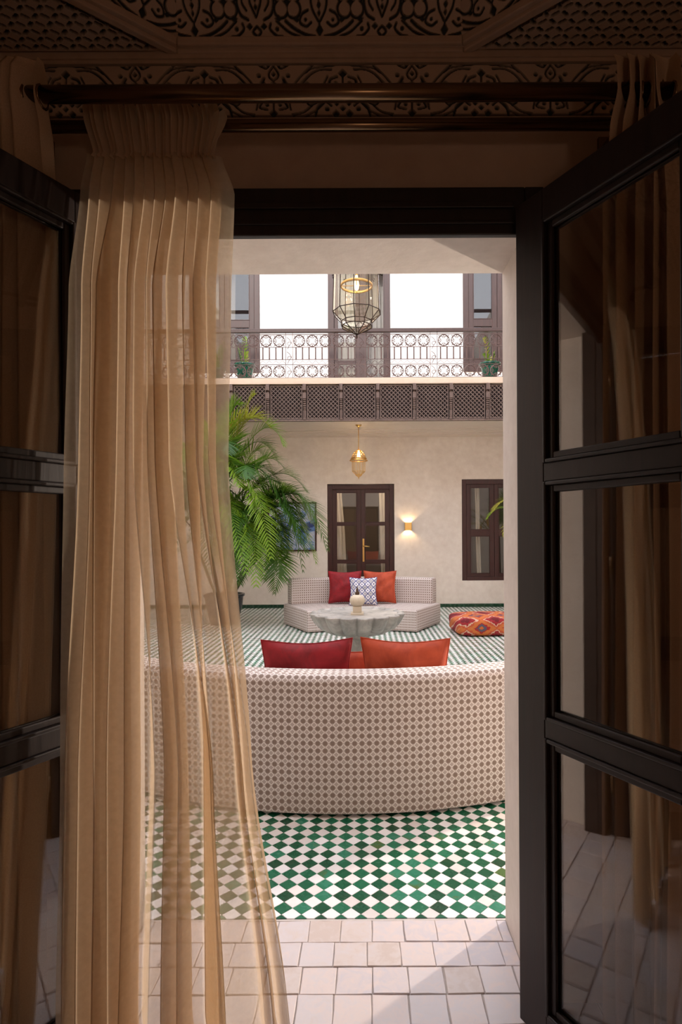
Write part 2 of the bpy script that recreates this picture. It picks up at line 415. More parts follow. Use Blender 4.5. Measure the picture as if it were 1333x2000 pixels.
# ---- reliefs carved in plaster (height fields)
def seg_d(X, Y, pts):
    d = np.full(X.shape, 1e9)
    for (x0, y0), (x1, y1) in zip(pts[:-1], pts[1:]):
        dx, dy = x1 - x0, y1 - y0; L = dx * dx + dy * dy + 1e-9
        t = np.clip(((X - x0) * dx + (Y - y0) * dy) / L, 0, 1)
        d = np.minimum(d, np.hypot(X - x0 - t * dx, Y - y0 - t * dy))
    return d
def smooth2(pts, n=6):
    if len(pts) < 3: return pts
    return [(p.x, p.y) for p in cr([(x, y, 0) for x, y in pts], n)]
def frieze_ground(U, V):
    """U along in m from a motif centre, V from top in m -> signed depth of the painted ground"""
    k = 0.41 / 900; x = U / k; y = V / k + 92
    x = np.abs((x + 450) % 900 - 450); xo = 450 - x
    d = np.full(x.shape, 1e9)
    def st(X, pts, w):
        nonlocal d; d = np.minimum(d, seg_d(X, y, smooth2(pts)) - w / 2)
    def dot(X, cx, cy, r): 
        nonlocal d; d = np.minimum(d, np.hypot(X - cx, y - cy) - r)
    def dia(X, cx, cy, r):
        nonlocal d; d = np.minimum(d, (np.abs(X - cx) + np.abs(y - cy) - r) * 0.7)
    d = np.minimum(d, y - 100)
    st(x, [(0, 105), (30, 150), (25, 180), (0, 200)], 10); dia(x, 0, 158, 15); dia(x, 0, 222, 20); dot(x, 95, 168, 13)
    st(x, [(260, 95), (200, 150), (150, 205), (125, 240)], 9); st(x, [(62, 185), (85, 222), (120, 236)], 17)
    st(x, [(375, 128), (300, 130), (235, 165), (165, 240)], 12); st(x, [(90, 100), (50, 118), (30, 100)], 14)
    st(x, [(40, 240), (70, 232), (62, 215)], 14); st(x, [(190, 240), (215, 215), (240, 238)], 14)
    dia(xo, 0, 155, 28); st(xo, [(0, 155), (0, 240)], 9); dot(xo, 44, 218, 11)
    st(xo, [(38, 175), (82, 195), (92, 240)], 15); st(xo, [(98, 172), (120, 215)], 9); st(xo, [(0, 100), (40, 100), (190, 118), (245, 150)], 10)
    # hidden middle band between the rods
    st(x, [(0, 262), (60, 290), (0, 315)], 10); dot(x, 120, 285, 16); st(x, [(180, 260), (260, 290), (180, 320)], 11); dia(x, 340, 286, 26); dot(xo, 10, 286, 18)
    st(x, [(0, 332), (0, 400)], 9); dia(x, 0, 412, 26); dot(x, 42, 357, 11); st(x, [(72, 335), (90, 372), (42, 388)], 13)
    st(x, [(104, 345), (112, 390)], 8); st(x, [(125, 422), (195, 405), (250, 362)], 11); st(x, [(212, 330), (240, 356), (290, 335)], 16)
    st(x, [(330, 345), (270, 398), (200, 432)], 9)
    dia(xo, 0, 380, 18); dia(xo, 40, 350, 16); dia(xo, 44, 415, 24); dot(xo, 102, 385, 14); st(xo, [(75, 362), (110, 338), (158, 366), (180, 430)], 14)
    d = np.minimum(d, 428 - y)
    return d * k
def floral_ground(U, V):
    """clovers, spindles and curling leaves outlined by narrow painted grooves; two storeys"""
    k = 0.363 / 248; x = U / k; y = V / k
    x = np.abs((x + 124) % 248 - 124); xo = 124 - x; d = np.full(x.shape, 1e9)
    def st(X, Y, pts, w):
        nonlocal d; d = np.minimum(d, seg_d(X, Y, smooth2(pts, 4)) - w / 2)
    def dot(X, Y, cx, cy, r):
        nonlocal d; d = np.minimum(d, np.hypot(X - cx, Y - cy) - r)
    def dia(X, Y, cx, cy, rx, ry):
        nonlocal d; d = np.minimum(d, (np.abs(X - cx) / rx + np.abs(Y - cy) / ry - 1) * min(rx, ry) * .7)
    for c in (0, 92):
        Y = 78 - (y - c)                      # 0 at the top of a storey, 78 at its foot
        pet = np.full(x.shape, 1e9)
        for px, py in ((50, 10), (74, 10), (50, 32), (74, 32)): pet = np.minimum(pet, np.hypot(x - px, Y - py) - 12)
        d = np.minimum(d, np.abs(pet - 1.5) - 1.9); dot(x, Y, 62, 21, 3.0)
        st(x, Y, [(3, 0), (15, 14), (13, 32), (2, 50)], 3.4); dia(x, Y, 0, 14, 4, 6); dia(x, Y, 0, 26, 4, 6); dia(x, Y, 0, 38, 3, 5)
        dia(x, Y, 0, 64, 7, 10); st(x, Y, [(0, 50), (0, 58)], 3)
        st(x, Y, [(22, 34), (34, 40), (38, 52), (26, 58), (16, 52)], 3.8); dot(x, Y, 27, 48, 2.6)
        st(x, Y, [(10, 74), (30, 70), (52, 60), (66, 50)], 4.6); st(x, Y, [(40, 74), (62, 66), (84, 50)], 3.4)
        st(x, Y, [(92, 4), (88, 22), (94, 40), (108, 48)], 4.2); st(x, Y, [(100, 6), (98, 22), (106, 34)], 3)
        dia(x, Y, 80, 46, 7, 5); dia(x, Y, 44, 48, 6, 4); dia(x, Y, 28, 6, 6, 8)
        dot(x, Y, 84, 62, 3.4); st(x, Y, [(74, 74), (86, 72), (98, 62), (96, 54)], 3.6)
        st(xo, Y, [(2, 4), (11, 18), (4, 36), (0, 44)], 3.4); dia(xo, Y, 0, 16, 3.5, 6); dia(xo, Y, 0, 29, 3.5, 5)
        st(xo, Y, [(0, 58), (8, 66), (0, 74)], 3.6); dia(xo, Y, 14, 58, 6, 5)
        d = np.minimum(d, np.abs(y - c - 84) - 2.2)
    return d * k

def lattice_ground(U, V):
    px_, py_ = 0.054, 0.050; d = np.full(U.shape, 1e9)
    for ox, oy in ((0, 0), (.5, .5)):
        a = np.abs((U / px_ + ox) % 1 - .5) * px_; c = np.abs((V / py_ + oy) % 1 - .5) * py_
        d = np.minimum(d, (np.abs(a - .0098) + np.abs(c - .0098) + .5 * np.abs(a - c) - .0108) * .7)
    return d
def relief(name, origin, du, dv, nrm, W, H, step, gf, depth, parent, u0=0.0, inside=None):
    """height-field panel: origin top-left, du/dv unit directions, nrm towards the viewer"""
    nu, nv = int(W / step), int(H / step)
    u = np.linspace(0, W, nu + 1); v = np.linspace(0, H, nv + 1); U, V = np.meshgrid(u, v, indexing='ij')
    g = gf(U + u0, V); low = np.clip(0.5 - g / 0.0022, 0, 1)
    P = np.array(origin)[None, None] + U[..., None] * np.array(du) + V[..., None] * np.array(dv) - (low * depth)[..., None] * np.array(nrm)
    idx = np.arange((nu + 1) * (nv + 1)).reshape(nu + 1, nv + 1)
    F = np.stack([idx[:-1, :-1], idx[:-1, 1:], idx[1:, 1:], idx[1:, :-1]], -1).reshape(-1, 4)
    if inside is not None:
        cu = (U[:-1, :-1] + step / 2).ravel(); cv = (V[:-1, :-1] + step / 2).ravel(); F = F[inside(cu, cv)]
    me = bpy.data.meshes.new(name); me.from_pydata(P.reshape(-1, 3).tolist(), [], F.tolist())
    at = me.attributes.new('ground', 'FLOAT', 'POINT'); at.data.foreach_set('value', low.ravel().astype(np.float32))
    me.materials.append(M['carved_painted']); me.update()
    return link(name, me, parent)

FX0, FX1 = -1.35, 1.2
fr = relief('carved_frieze', (FX0, YI - 0.022, 2.79), (1, 0, 0), (0, 0, -1), (0, -1, 0), FX1 - FX0, 0.163, 0.0024, frieze_ground, 0.009, None, u0=FX0 + 0.262)
tag(fr, 'carved plaster frieze of scrolling vines on a dark painted ground behind the curtain rods', 'frieze', kind='structure')
MB().box(FX0, FX1, YI - .0125, YI - .0115, 2.627, 2.79).obj('backing', 'carved', fr)
b = MB()
for z0, z1, p in ((2.79, 2.80, 0.026), (2.80, 2.822, 0.032), (2.822, 2.83, 0.040)): b.box(RX0, RX1, YI - p, YI - .01, z0, z1)
b.box(RX0, RX1, YI - .028, YI - .01, 2.618, 2.627)
struct('trim_1', b, 'carved', 'plain stepped cornice between the frieze and the ceiling', 'cornice')

# ceiling: flat corners, an eight-sided well with a cove
ceil = MB()
oc = [(-.55, 1.725), (.305, 1.725), (1.05, 1.141), (1.05, -.1), (.305, -.7), (-.55, -.7), (-1.295, -.1), (-1.295, 1.141)]
def ring_pts(k, cx=-.1225, cy=.49): return [(cx + (x - cx) * k, cy + (y - cy) * k) for x, y in oc]
outer = [(-.55, YI + .1), (.305, YI + .1), (RX1 + .1, 1.10), (RX1 + .1, -.1), (.305, RY0), (-.55, RY0), (RX0 - .1, -.1), (RX0 - .1, 1.10)]
corner = {1: (RX1 + .1, YI + .1), 3: (RX1 + .1, RY0), 5: (RX0 - .1, RY0), 7: (RX0 - .1, YI + .1)}
for i in range(8):
    j = (i + 1) % 8
    pts = [oc[i], oc[j], outer[j]] + ([corner[i]] if i in corner else []) + [outer[i]]
    ceil.poly(pts[::-1], RZ, RZ + .02)
ceiling = struct('ceiling', ceil, 'carved', 'dark carved plaster ceiling with an eight-sided well', 'ceiling')
mo = MB()
for kk, z0, z1 in ((1.0, 2.812, 2.838), (0.988, 2.824, 2.848)):
    A = ring_pts(kk); B = ring_pts(kk - .018)
    for i in range(8):
        j = (i + 1) % 8; mo.poly([A[i], B[i], B[j], A[j]], z0, z1)
tag(mo.obj('moulding', 'carved', ceiling, bevel=.004), 'raised moulding around the well')
top = ring_pts(.86); low_ = ring_pts(.985)
cv = MB(); bb = len(cv.v)
for (x, y) in low_: cv.v.append((x, y, 2.854))
for (x, y) in top: cv.v.append((x, y, 3.09))
for i in range(8):
    j = (i + 1) % 8; cv.face((i, j, 8 + j, 8 + i))
cv.face([8 + i for i in range(8)])
cv.obj('cove', 'carved', ceiling)
for i, (a, bq) in enumerate(((0, 1), (1, 2), (7, 0))):
    A = Vector((*low_[a], 2.850)); B = Vector((*low_[bq], 2.850)); T = Vector((*top[a], 3.09)); T2 = Vector((*top[bq], 3.09))
    du = (B - A).normalized(); w = (T - A); dvv = (w - du * w.dot(du)).normalized()
    nn = du.cross(dvv)
    if nn.z > 0: nn = -nn
    Wd = (B - A).length; Hh = (w - du * w.dot(du)).length; off = w.dot(du); off2 = (T2 - A).dot(du)
    org = A + nn * 0.010
    def ins(cu, cv_, Wd=Wd, Hh=Hh, o1=off, o2=off2): return (cu > o1 * cv_ / Hh) & (cu < Wd + (o2 - Wd) * cv_ / Hh)
    relief('carved_panel', org, du, dvv, nn, Wd, Hh, .0022, floral_ground, .008, ceiling, u0=-Wd / 2 + 0.0, inside=ins)
# pierced lattice in the flat corners beside the wall
def tri_l(cu, cv_): 
    x = -1.5 + cu; y = 1.70 - cv_; return y > 1.725 + (x + .57) * .784 + .0 
def tri_r(cu, cv_):
    x = .30 + cu; y = 1.70 - cv_; return y > 1.725 - (x - .325) * .784
relief('pierced_panel', (-1.5, 1.70, RZ - .014), (1, 0, 0), (0, -1, 0), (0, 0, -1), .94, .42, .0022, lattice_ground, .010, ceiling, inside=tri_l)
relief('pierced_panel', (.30, 1.70, RZ - .014), (1, 0, 0), (0, -1, 0), (0, 0, -1), 1.1, .42, .0022, lattice_ground, .010, ceiling, inside=tri_r)

# ------------------------------------------------------------------ floors
def poly_clip(pts, y):
    out = []
    for i in range(len(pts)):
        a, c = pts[i], pts[(i + 1) % len(pts)]
        ia, ic = a[1] >= y, c[1] >= y
        if ia: out.append(a)
        if ia != ic: t = (y - a[1]) / (c[1] - a[1]); out.append((a[0] + t * (c[0] - a[0]), y))
    return out
def tile_mb(mb, pts, cx, cy, ztop, tilt, ch=.0012, th=.006):
    """chamfered polygon tile, tilt = (tx, ty)"""
    k = len(pts); b0 = len(mb.v)
    mx = sum(p[0] for p in pts) / k; my = sum(p[1] for p in pts) / k
    for x, y in pts: mb.v.append((cx + x, cy + y, ztop - th))
    for x, y in pts: mb.v.append((cx + x, cy + y, ztop - ch + x * tilt[0] + y * tilt[1]))
    for x, y in pts:
        L = math.hypot(x - mx, y - my) or 1; q = 1 - ch / L
        xx, yy = mx + (x - mx) * q, my + (y - my) * q; mb.v.append((cx + xx, cy + yy, ztop + xx * tilt[0] + yy * tilt[1]))
    for i in range(k):
        j = (i + 1) % k
        mb.face((b0 + i, b0 + j, b0 + k + j, b0 + k + i)); mb.face((b0 + k + i, b0 + k + j, b0 + 2 * k + j, b0 + 2 * k + i))
    mb.face([b0 + 2 * k + i for i in range(k)])

court = struct('courtyard_floor', MB().box(CX0 - .1, CX1 + .1, YO, CY1 + .1, -.12, -.0025), 'grout_light', 'courtyard floor of green and white glazed tiles laid diagonally', 'floor')
D = 0.0732; H = D / 2 - .0007; GX, GY, CUT = -.0197, 2.175, 2.115
cells = []
for kind, ox, oy in (('green', 0, 0), ('white', D / 2, D / 2)):
    ni0 = int((CX0 - GX) / D) - 1; ni1 = int((CX1 - GX) / D) + 1
    for i in range(ni0, ni1 + 1):
        for j in range(-1, int((CY1 - GY) / D) + 1):
            cx, cy = GX + ox + i * D, GY + oy + j * D
            if cy + H <= CUT + .003 or cx < CX0 or cx > CX1 or cy > CY1 - .05: continue
            cells.append((kind, cx, cy))
def vis(c): return (-.80 < c[1] < .53) and c[2] < 3.2
near = sorted([c for c in cells if vis(c)], key=lambda c: c[2] + .02 * abs(c[1]))[:300]
nearset = set(near)
DI = [(0, -H), (H, 0), (0, H), (-H, 0)]
tmesh = {}
for c in near:
    kind, cx, cy = c
    cut = cy - H < CUT
    var = rnd.randrange(5); key = (kind, round(cy, 4) if cut else 0, var)
    if key not in tmesh:
        pts = poly_clip([(x, y) for x, y in DI], CUT - cy) if cut else DI
        mb = MB(); tile_mb(mb, pts, 0, 0, 0, (rnd.uniform(-.006, .006), rnd.uniform(-.006, .006))); tmesh[key] = mb.mesh('tile', 'tile_' + kind)
    o = link('tile', tmesh[key], court); o.location = (cx, cy, 0)
for kind in ('green', 'white'):
    mb = MB()
    for c in cells:
        if c[0] != kind or c in nearset: continue
        mb.cur = rnd.random(); pts = poly_clip(DI, CUT - c[2]) if c[2] - H < CUT else DI
        if len(pts) < 3: continue
        tile_mb(mb, pts, c[1], c[2], 0, (rnd.uniform(-.006, .006), rnd.uniform(-.006, .006)), th=.003)
    tag(mb.obj(kind + '_tiling', 'tile_' + kind + '_far', court, rnd=True), kind='stuff')

floor = struct('floor', MB().box(RX0 - .1, RX1 + .1, RY0, YO, -.12, -.004), 'grout', 'interior floor of uneven pale pink and lilac handmade tiles', 'floor')
PT = .1125; pc = []
rows = int((YO - RY0) / PT)
for j in range(rows):
    y1 = YO - .001 - j * PT; off = .0135 + rnd.uniform(-.012, .012)
    nx0 = int((RX0 - off) / PT); nx1 = int((RX1 - off) / PT)
    xs = [off + i * PT + rnd.uniform(-.003, .003) for i in range(nx0, nx1 + 1)]
    if j < 3: xs = [x for x in xs if OX0 < x < OX1 - .02]; xs = [OX0 + .001] + xs + [OX1 - .001]
    for a, c in zip(xs[:-1], xs[1:]): pc.append((a, c, y1 - PT, y1, j))
def pvis(t): return t[2] > -0.2
nearp = sorted(pc, key=lambda t: abs((t[0] + t[1]) / 2 + .1) * .9 + abs((t[2] + t[3]) / 2 - 1.75))[:300]; nps = set(nearp)
stuff = MB()
def ptile(mb, t, local):
    g = rnd.uniform(.0009, .0022); x0, x1, y0, y1 = t[0] + g, t[1] - g, t[2] + g, t[3] - g
    cx, cy = (x0 + x1) / 2, (y0 + y1) / 2; w, h = (x1 - x0) / 2, (y1 - y0) / 2; J = .0016
    pts = []
    for sx, sy in ((-1, -1), (0, -1), (1, -1), (1, 0), (1, 1), (0, 1), (-1, 1), (-1, 0)):
        j2 = J if sx * sy else J * .6
        pts.append((sx * w * (1 if sx * sy or True else 1) + rnd.uniform(-j2, j2), sy * h + rnd.uniform(-j2, j2)))
    tile_mb(mb, pts, 0 if local else cx, 0 if local else cy, 0 if local else rnd.uniform(-.0012, .0012), (rnd.uniform(-.012, .012), rnd.uniform(-.012, .012)), ch=.002)
    return cx, cy
for t in pc:
    if t in nps:
        mb = MB(); cx, cy = ptile(mb, t, True); o = mb.obj('floor_tile', 'tile_pink', floor); o.location = (cx, cy, rnd.uniform(-.0012, .0012))
    else: stuff.cur = rnd.random(); ptile(stuff, t, False)
tag(stuff.obj('floor_tiling', 'tile_pink_far', floor, rnd=True), kind='stuff')

# ------------------------------------------------------------------ courtyard shell
DX0, DX1, DZ = -.70, .573, 2.343        # far door opening
WX0, WX1, WZ0, WZ1 = 1.856, 3.10, .496, 2.42   # lower window
T = .3
b = MB()
b.box(CX0 - .3, DX0, CY1, CY1 + T, 0, 3.6); b.box(DX0, DX1, CY1, CY1 + T, DZ, 3.6); b.box(DX1, WX0, CY1, CY1 + T, 0, 3.6)
b.box(WX0, WX1, CY1, CY1 + T, 0, WZ0); b.box(WX0, WX1, CY1, CY1 + T, WZ1, 3.6); b.box(WX1, CX1 + .3, CY1, CY1 + T, 0, 3.6)
wall_far = struct('wall_far', b, 'court_wall', 'far courtyard wall of mottled cream plaster below the balcony', 'wall')
UX = [(-3.3, -1.963, 4.46), (-.67, .515, 3.97), (1.895, 3.2, 4.46)]; UT = 6.7
b = MB(); xs = CX0 - .3
for x0, x1, z0 in UX:
    b.box(xs, x0, CY1, CY1 + T, 3.6, 7.9)
    if z0 > 3.6: b.box(x0, x1, CY1, CY1 + T, 3.6, z0)
    b.box(x0, x1, CY1, CY1 + T, UT, 7.9); xs = x1
b.box(xs, CX1 + .3, CY1, CY1 + T, 3.6, 7.9)
struct('wall_upper', b, 'white_wall', 'bright white upper wall behind the balcony', 'wall')
struct('wall_courtyard_left', MB().box(CX0 - .3, CX0, YO, CY1, 0, 7.9), 'court_wall', 'left courtyard side wall', 'wall')
struct('wall_courtyard_right', MB().box(CX1, CX1 + .3, YO, CY1, 0, 7.9), 'court_wall', 'right courtyard side wall', 'wall')
b = MB(); b.box(DX1, CX1, CY1 - .02, CY1, 0, .06); b.box(CX0, DX0, CY1 - .02, CY1, 0, .06)
struct('baseboard_far', b, 'tile_green_far', 'dark green glazed tile skirting at the foot of the far wall', 'baseboard', bevel=.002)

# room behind the far door and window
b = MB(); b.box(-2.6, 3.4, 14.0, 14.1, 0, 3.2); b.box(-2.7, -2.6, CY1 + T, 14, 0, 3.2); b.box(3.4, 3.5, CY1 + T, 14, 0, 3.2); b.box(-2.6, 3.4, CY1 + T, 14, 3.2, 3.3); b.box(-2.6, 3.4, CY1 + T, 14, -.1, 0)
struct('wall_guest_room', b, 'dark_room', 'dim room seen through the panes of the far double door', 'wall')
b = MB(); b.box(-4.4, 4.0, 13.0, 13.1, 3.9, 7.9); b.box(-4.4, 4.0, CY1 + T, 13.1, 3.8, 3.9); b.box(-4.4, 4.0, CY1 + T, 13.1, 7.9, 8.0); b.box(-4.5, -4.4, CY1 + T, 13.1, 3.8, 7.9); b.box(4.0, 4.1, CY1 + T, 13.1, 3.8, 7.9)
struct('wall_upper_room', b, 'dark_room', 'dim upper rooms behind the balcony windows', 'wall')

# balcony slab, soffit, cornice
BY = 9.65
b = MB(); b.box(CX0, CX1, BY + .05, CY1, 3.27, 3.97); b.box(CX0, CX1, BY - .05, CY1, 3.875, 3.975)
slab = struct('balcony_slab', b, 'slab', 'balcony floor slab with a pale peach plaster edge', 'balcony', bevel=.006)
b = MB()
for i, (p, z) in enumerate(((.62, 3.262), (.50, 3.252), (.40, 3.240), (.22, 3.226))): b.box(CX0, CX1, CY1 - p, CY1, z, 3.272)
b.box(CX0, CX1, BY + .04, CY1, 3.268, 3.275)
tag(b.obj('cornice_moulding', 'gallery_plaster', slab), 'stepped cream moulding under the balcony')

# ------------------------------------------------------------------ doors and windows
def joinery(root, x0, x1, z0, z1, y, mat, leaves, rails, fw=.06, sw=.06, dep=.06, rw=.05, glassmat='pane_glass', bottom=.10):
    """fixed frame plus casements with panes: parts frame, casement(> pane)"""
    f = MB(); f.box(x0, x0 + fw, y, y + dep + .03, z0, z1); f.box(x1 - fw, x1, y, y + dep + .03, z0, z1); f.box(x0 + fw, x1 - fw, y, y + dep + .03, z1 - fw, z1)
    if bottom: f.box(x0 + fw, x1 - fw, y, y + dep + .03, z0, z0 + fw * .8)
    f.box(x0 + fw, x1 - fw, y - .008, y + .012, z1 - fw - .012, z1 - fw + .004)
    f.obj('frame', mat, root, bevel=.005)
    n = leaves; w = (x1 - x0 - 2 * fw) / n
    zb = z0 + (fw * .8 if bottom else .01)
    for i in range(n):
        a = x0 + fw + i * w + .003; c = a + w - .006; m = MB(); ya, yb = y + .02, y + .02 + .04
        m.box(a, a + sw, ya, yb, zb, z1 - fw); m.box(c - sw, c, ya, yb, zb, z1 - fw)
        zs = [zb + bottom] + [r for rr in rails for r in (rr - rw / 2, rr + rw / 2)] + [z1 - fw - sw * .9]
        m.box(a + sw, c - sw, ya, yb, zb, zb + bottom); m.box(a + sw, c - sw, ya, yb, z1 - fw - sw * .9, z1 - fw)
        for rr in rails: m.box(a + sw, c - sw, ya, yb, rr - rw / 2, rr + rw / 2)
        leafo = m.obj('casement', mat, root, bevel=.004)
        for k in range(0, len(zs), 2):
            q = MB(); q.box(a + sw - .004, c - sw + .004, ya + .018, ya + .023, zs[k] - .004, zs[k + 1] + .004); q.obj('pane', glassmat, leafo)
            # glazing bead
            bd = MB(); X0, X1, Z0, Z1 = a + sw, c - sw, zs[k], zs[k + 1]; t = .012
            bd.box(X0, X0 + t, ya - .006, ya + .017, Z0, Z1); bd.box(X1 - t, X1, ya - .006, ya + .017, Z0, Z1); bd.box(X0 + t, X1 - t, ya - .006, ya + .017, Z0, Z0 + t); bd.box(X0 + t, X1 - t, ya - .006, ya + .017, Z1 - t, Z1)
            bd.obj('glazing_bead', mat, leafo)

d2 = tag(empty('door_2', (0, 0, 0)), 'dark glazed double door in the far courtyard wall with cream curtains behind its panes', 'door', kind='structure')
joinery(d2, DX0 + .005, DX1 - .005, 0.012, DZ - .004, CY1 + .06, 'door_wood', 2, [.865, 1.585], fw=.085, sw=.075, rw=.05, bottom=.24)
hp = MB(); hp.box(-.035, .0, CY1 + .068, CY1 + .078, .86, 1.30); hp.obj('handle_plate', 'brass', d2, bevel=.003)
hp = MB(); hp.tube([(-.018, CY1 + .07, 1.16), (-.018, CY1 + .02, 1.16), (.0, CY1 + .005, 1.16), (.10, CY1 + .005, 1.15)], .011, 8); hp.obj('lever_handle', 'brass', d2, smooth=True)
w1 = tag(empty('window_1', (0, 0, 0)), 'dark framed window at the right of the far courtyard wall with narrow curtain behind', 'window', kind='structure')
joinery(w1, WX0 + .004, WX1 - .004, WZ0, WZ1, CY1 + .02, 'door_wood', 2, [1.40], fw=.085, sw=.075, rw=.12, bottom=.06)
uw = []
for i, (x0, x1, z0) in enumerate(UX):
    if i == 1: continue
    wdw = tag(empty('window_%d' % (2 + i // 2), (0, 0, 0)), ('upper left' if i == 0 else 'upper right') + ' brown wooden window above the balcony reflecting the sky', 'window', kind='structure')
    joinery(wdw, x0 + .004, x1 - .004, z0, UT - .004, CY1 - .02, 'upper_wood', 2, [5.395], fw=.10, sw=.09, rw=.13, bottom=.16)
d3 = tag(empty('door_3', (0, 0, 0)), 'tall brown balcony door behind the hanging glass lantern, pale curtains inside', 'door', kind='structure')
f = MB(); f.box(-.668, -.555, CY1 + .0, CY1 + .12, 3.975, UT - .004); f.box(.405, .513, CY1, CY1 + .12, 3.975, UT - .004); f.box(-.555, .405, CY1, CY1 + .12, UT - .12, UT - .004); f.obj('frame', 'upper_wood', d3, bevel=.006)
m = MB(); m.box(-.552, -.48, CY1 + .03, CY1 + .075, 3.98, UT - .12); m.box(-.15, .055, CY1 + .02, CY1 + .085, 3.98, UT - .12)
for z0, z1 in ((3.98, 4.2), (4.62, 4.70), (UT - .22, UT - .12)): m.box(-.48, -.15, CY1 + .03, CY1 + .075, z0, z1)
lf = m.obj('door_leaf', 'upper_wood', d3, bevel=.005)
for z0, z1 in ((4.2, 4.62), (4.70, UT - .22)): MB().box(-.484, -.146, CY1 + .045, CY1 + .05, z0, z1).obj('pane', 'pane_glass', lf)
mm = Matrix.Translation((.40, CY1 + .03, 0)) @ Matrix.Rotation(R(78), 4, 'Z'); m = MB()
m.obox(mm, 0, .08, -.02, .02, 3.98, UT - .12); m.obox(mm, .36, .44, -.02, .02, 3.98, UT - .12)
for z0, z1 in ((3.98, 4.2), (4.62, 4.70), (UT - .22, UT - .12)): m.obox(mm, .08, .36, -.02, .02, z0, z1)
lf = m.obj('door_leaf', 'upper_wood', d3, bevel=.005)
for z0, z1 in ((4.2, 4.62), (4.70, UT - .22)): MB().obox(mm, .078, .362, -.003, .003, z0, z1).obj('pane', 'pane_glass', lf)

# ------------------------------------------------------------------ cloth
def cloth(name, rows, mat, parent=None, M_=7, nz=10, wob=0.0, seed=0, hem=None):
    """rows: list of (z, [x...], [y...]) with equal counts of turning points"""
    rr = random.Random(seed); K = len(rows[0][1])
    ph = [rr.uniform(0, 6.28) for _ in range(K)]
    Z = []; 
    for a, c in zip(rows[:-1], rows[1:]):
        for k in range(nz): Z.append((a, c, k / nz))
    Z.append((rows[-2], rows[-1], 1.0))
    mb = MB(); nc = (K - 1) * M_
    V = []
    for a, c, t in Z:
        st = t * t * (3 - 2 * t) * .5 + t * .5
        z = a[0] + (c[0] - a[0]) * t
        X = [p + (q - p) * st for p, q in zip(a[1], c[1])]; Y = [p + (q - p) * st for p, q in zip(a[2], c[2])]
        X = [x + wob * math.sin(z * 3.1 + ph[k]) for k, x in enumerate(X)]
        Y = [y + wob * .7 * math.sin(z * 2.3 + ph[k] * 1.7) for k, y in enumerate(Y)]
        row = []
        for k in range(K - 1):
            for q in range(M_):
                s = q / M_; s2 = (1 - math.cos(math.pi * s)) / 2; sx = .55 * s2 + .45 * s
                row.append((X[k] + (X[k + 1] - X[k]) * sx, Y[k] + (Y[k + 1] - Y[k]) * s2, z))
        row.append((X[-1], Y[-1], z)); V.append(row)
    nr = len(V) - 1
    mb.grid(lambda i, j: V[i][j], nr, nc, lambda i, j: (j * .01, i * .01))
    return mb.obj(name, mat, parent, smooth=True)
def PX(px, py, Y):
    """metres to the right of the lens axis for a point seen at this column at depth Y (used to read widths off the photograph)"""
    return (px - 712 - .0052 * (py - 1042)) / 1135 * Y
def alt(K, y, amp, seed=0):
    q = random.Random(seed); return [y + amp * (1 if k % 2 else -1) * q.uniform(.7, 1.25) for k in range(K)]

# sheer curtain across the left of the doorway
tk = 1.60
base = [115, 168, 132, 196, 158, 228, 186, 246, 214, 262, 240, 270, 300, 345, 322, 366, 352, 392, 450, 398, 432, 500, 540, 536, 568, 558]
K = len(base)
tops = [185 + 232 * k / (K - 1) + (13 if k % 2 else -13) for k in range(K)]
mid = []; jm = random.Random(5); jt = [jm.uniform(-9, 9) for _ in range(K)]; jt[0] = jt[-1] = 0
for k in range(K):
    u = k / (K - 1); mid.append(150 + 282 * u + jt[k] + (19 if k % 2 else -19) * (1 - .3 * u))
low = [128, 166, 140, 190, 160, 222, 190, 246, 216, 272, 250, 288, 312, 345, 326, 362, 352, 385, 424, 392, 420, 452, 478, 466, 496, 488]
def rowpx(py, pxs, Y, amp, seed): return (1.4 - (py - 1042) / 1135 * Y, [PX(p, py, Y) for p in pxs], alt(K, Y, amp, seed))
rowsS = [rowpx(300, tops, 1.60, .012, 1), rowpx(372, [t * 1.14 - 40 + 4 for t in tops], 1.585, .018, 1)]
rowsS += [rowpx(560, [p - 2 for p in [158 + 274 * k / (K - 1) + jt[k] + (19 if k % 2 else -19) for k in range(K)]], 1.56, .02, 1), rowpx(900, mid, 1.53, .022, 1)]
rowsS += [rowpx(1500, low, 1.50, .026, 1), rowpx(1990, base, 1.47, .028, 1)]
zb = .012; Yb = 1.46; bx = [PX(p * 1.01 + (p - 115) * .05, 2060, Yb) for p in base]
rowsS.append((zb, bx, alt(K, Yb, .03, 1)))
sc_ = thing('sheer_curtain', 'sheer golden beige curtain gathered at the left of the open doorway', 'curtain', (0, 0, 0))
o = cloth('curtain_panel', rowsS, 'sheer_cloth', sc_, M_=8, nz=12, wob=.003, seed=3)
K2 = 46
jq = random.Random(21); hj = [jq.uniform(-4.5, 4.5) for _ in range(K2)]; hj[0] = hj[-1] = 0
def hx(py, x0, x1, amp): return [PX(x0 + (x1 - x0) * k / (K2 - 1) + hj[k] + (amp if k % 2 else -amp), py, 1.59) for k in range(K2)]
def hz(py): return 1.4 - (py - 1042) / 1135 * 1.59
rowsH = [(hz(206), hx(206, 172, 424, 2), alt(K2, 1.575, .016, 5)), (hz(243), hx(243, 176, 432, 2.2), alt(K2, 1.572, .013, 5)),
         (hz(297), hx(297, 187, 416, 2.2), alt(K2, 1.59, .008, 5)), (hz(306), hx(306, 184, 419, 2), alt(K2, 1.59, .012, 5))]
cloth('gathered_heading', rowsH, 'sheer_heading', sc_, M_=4, nz=6, seed=6)
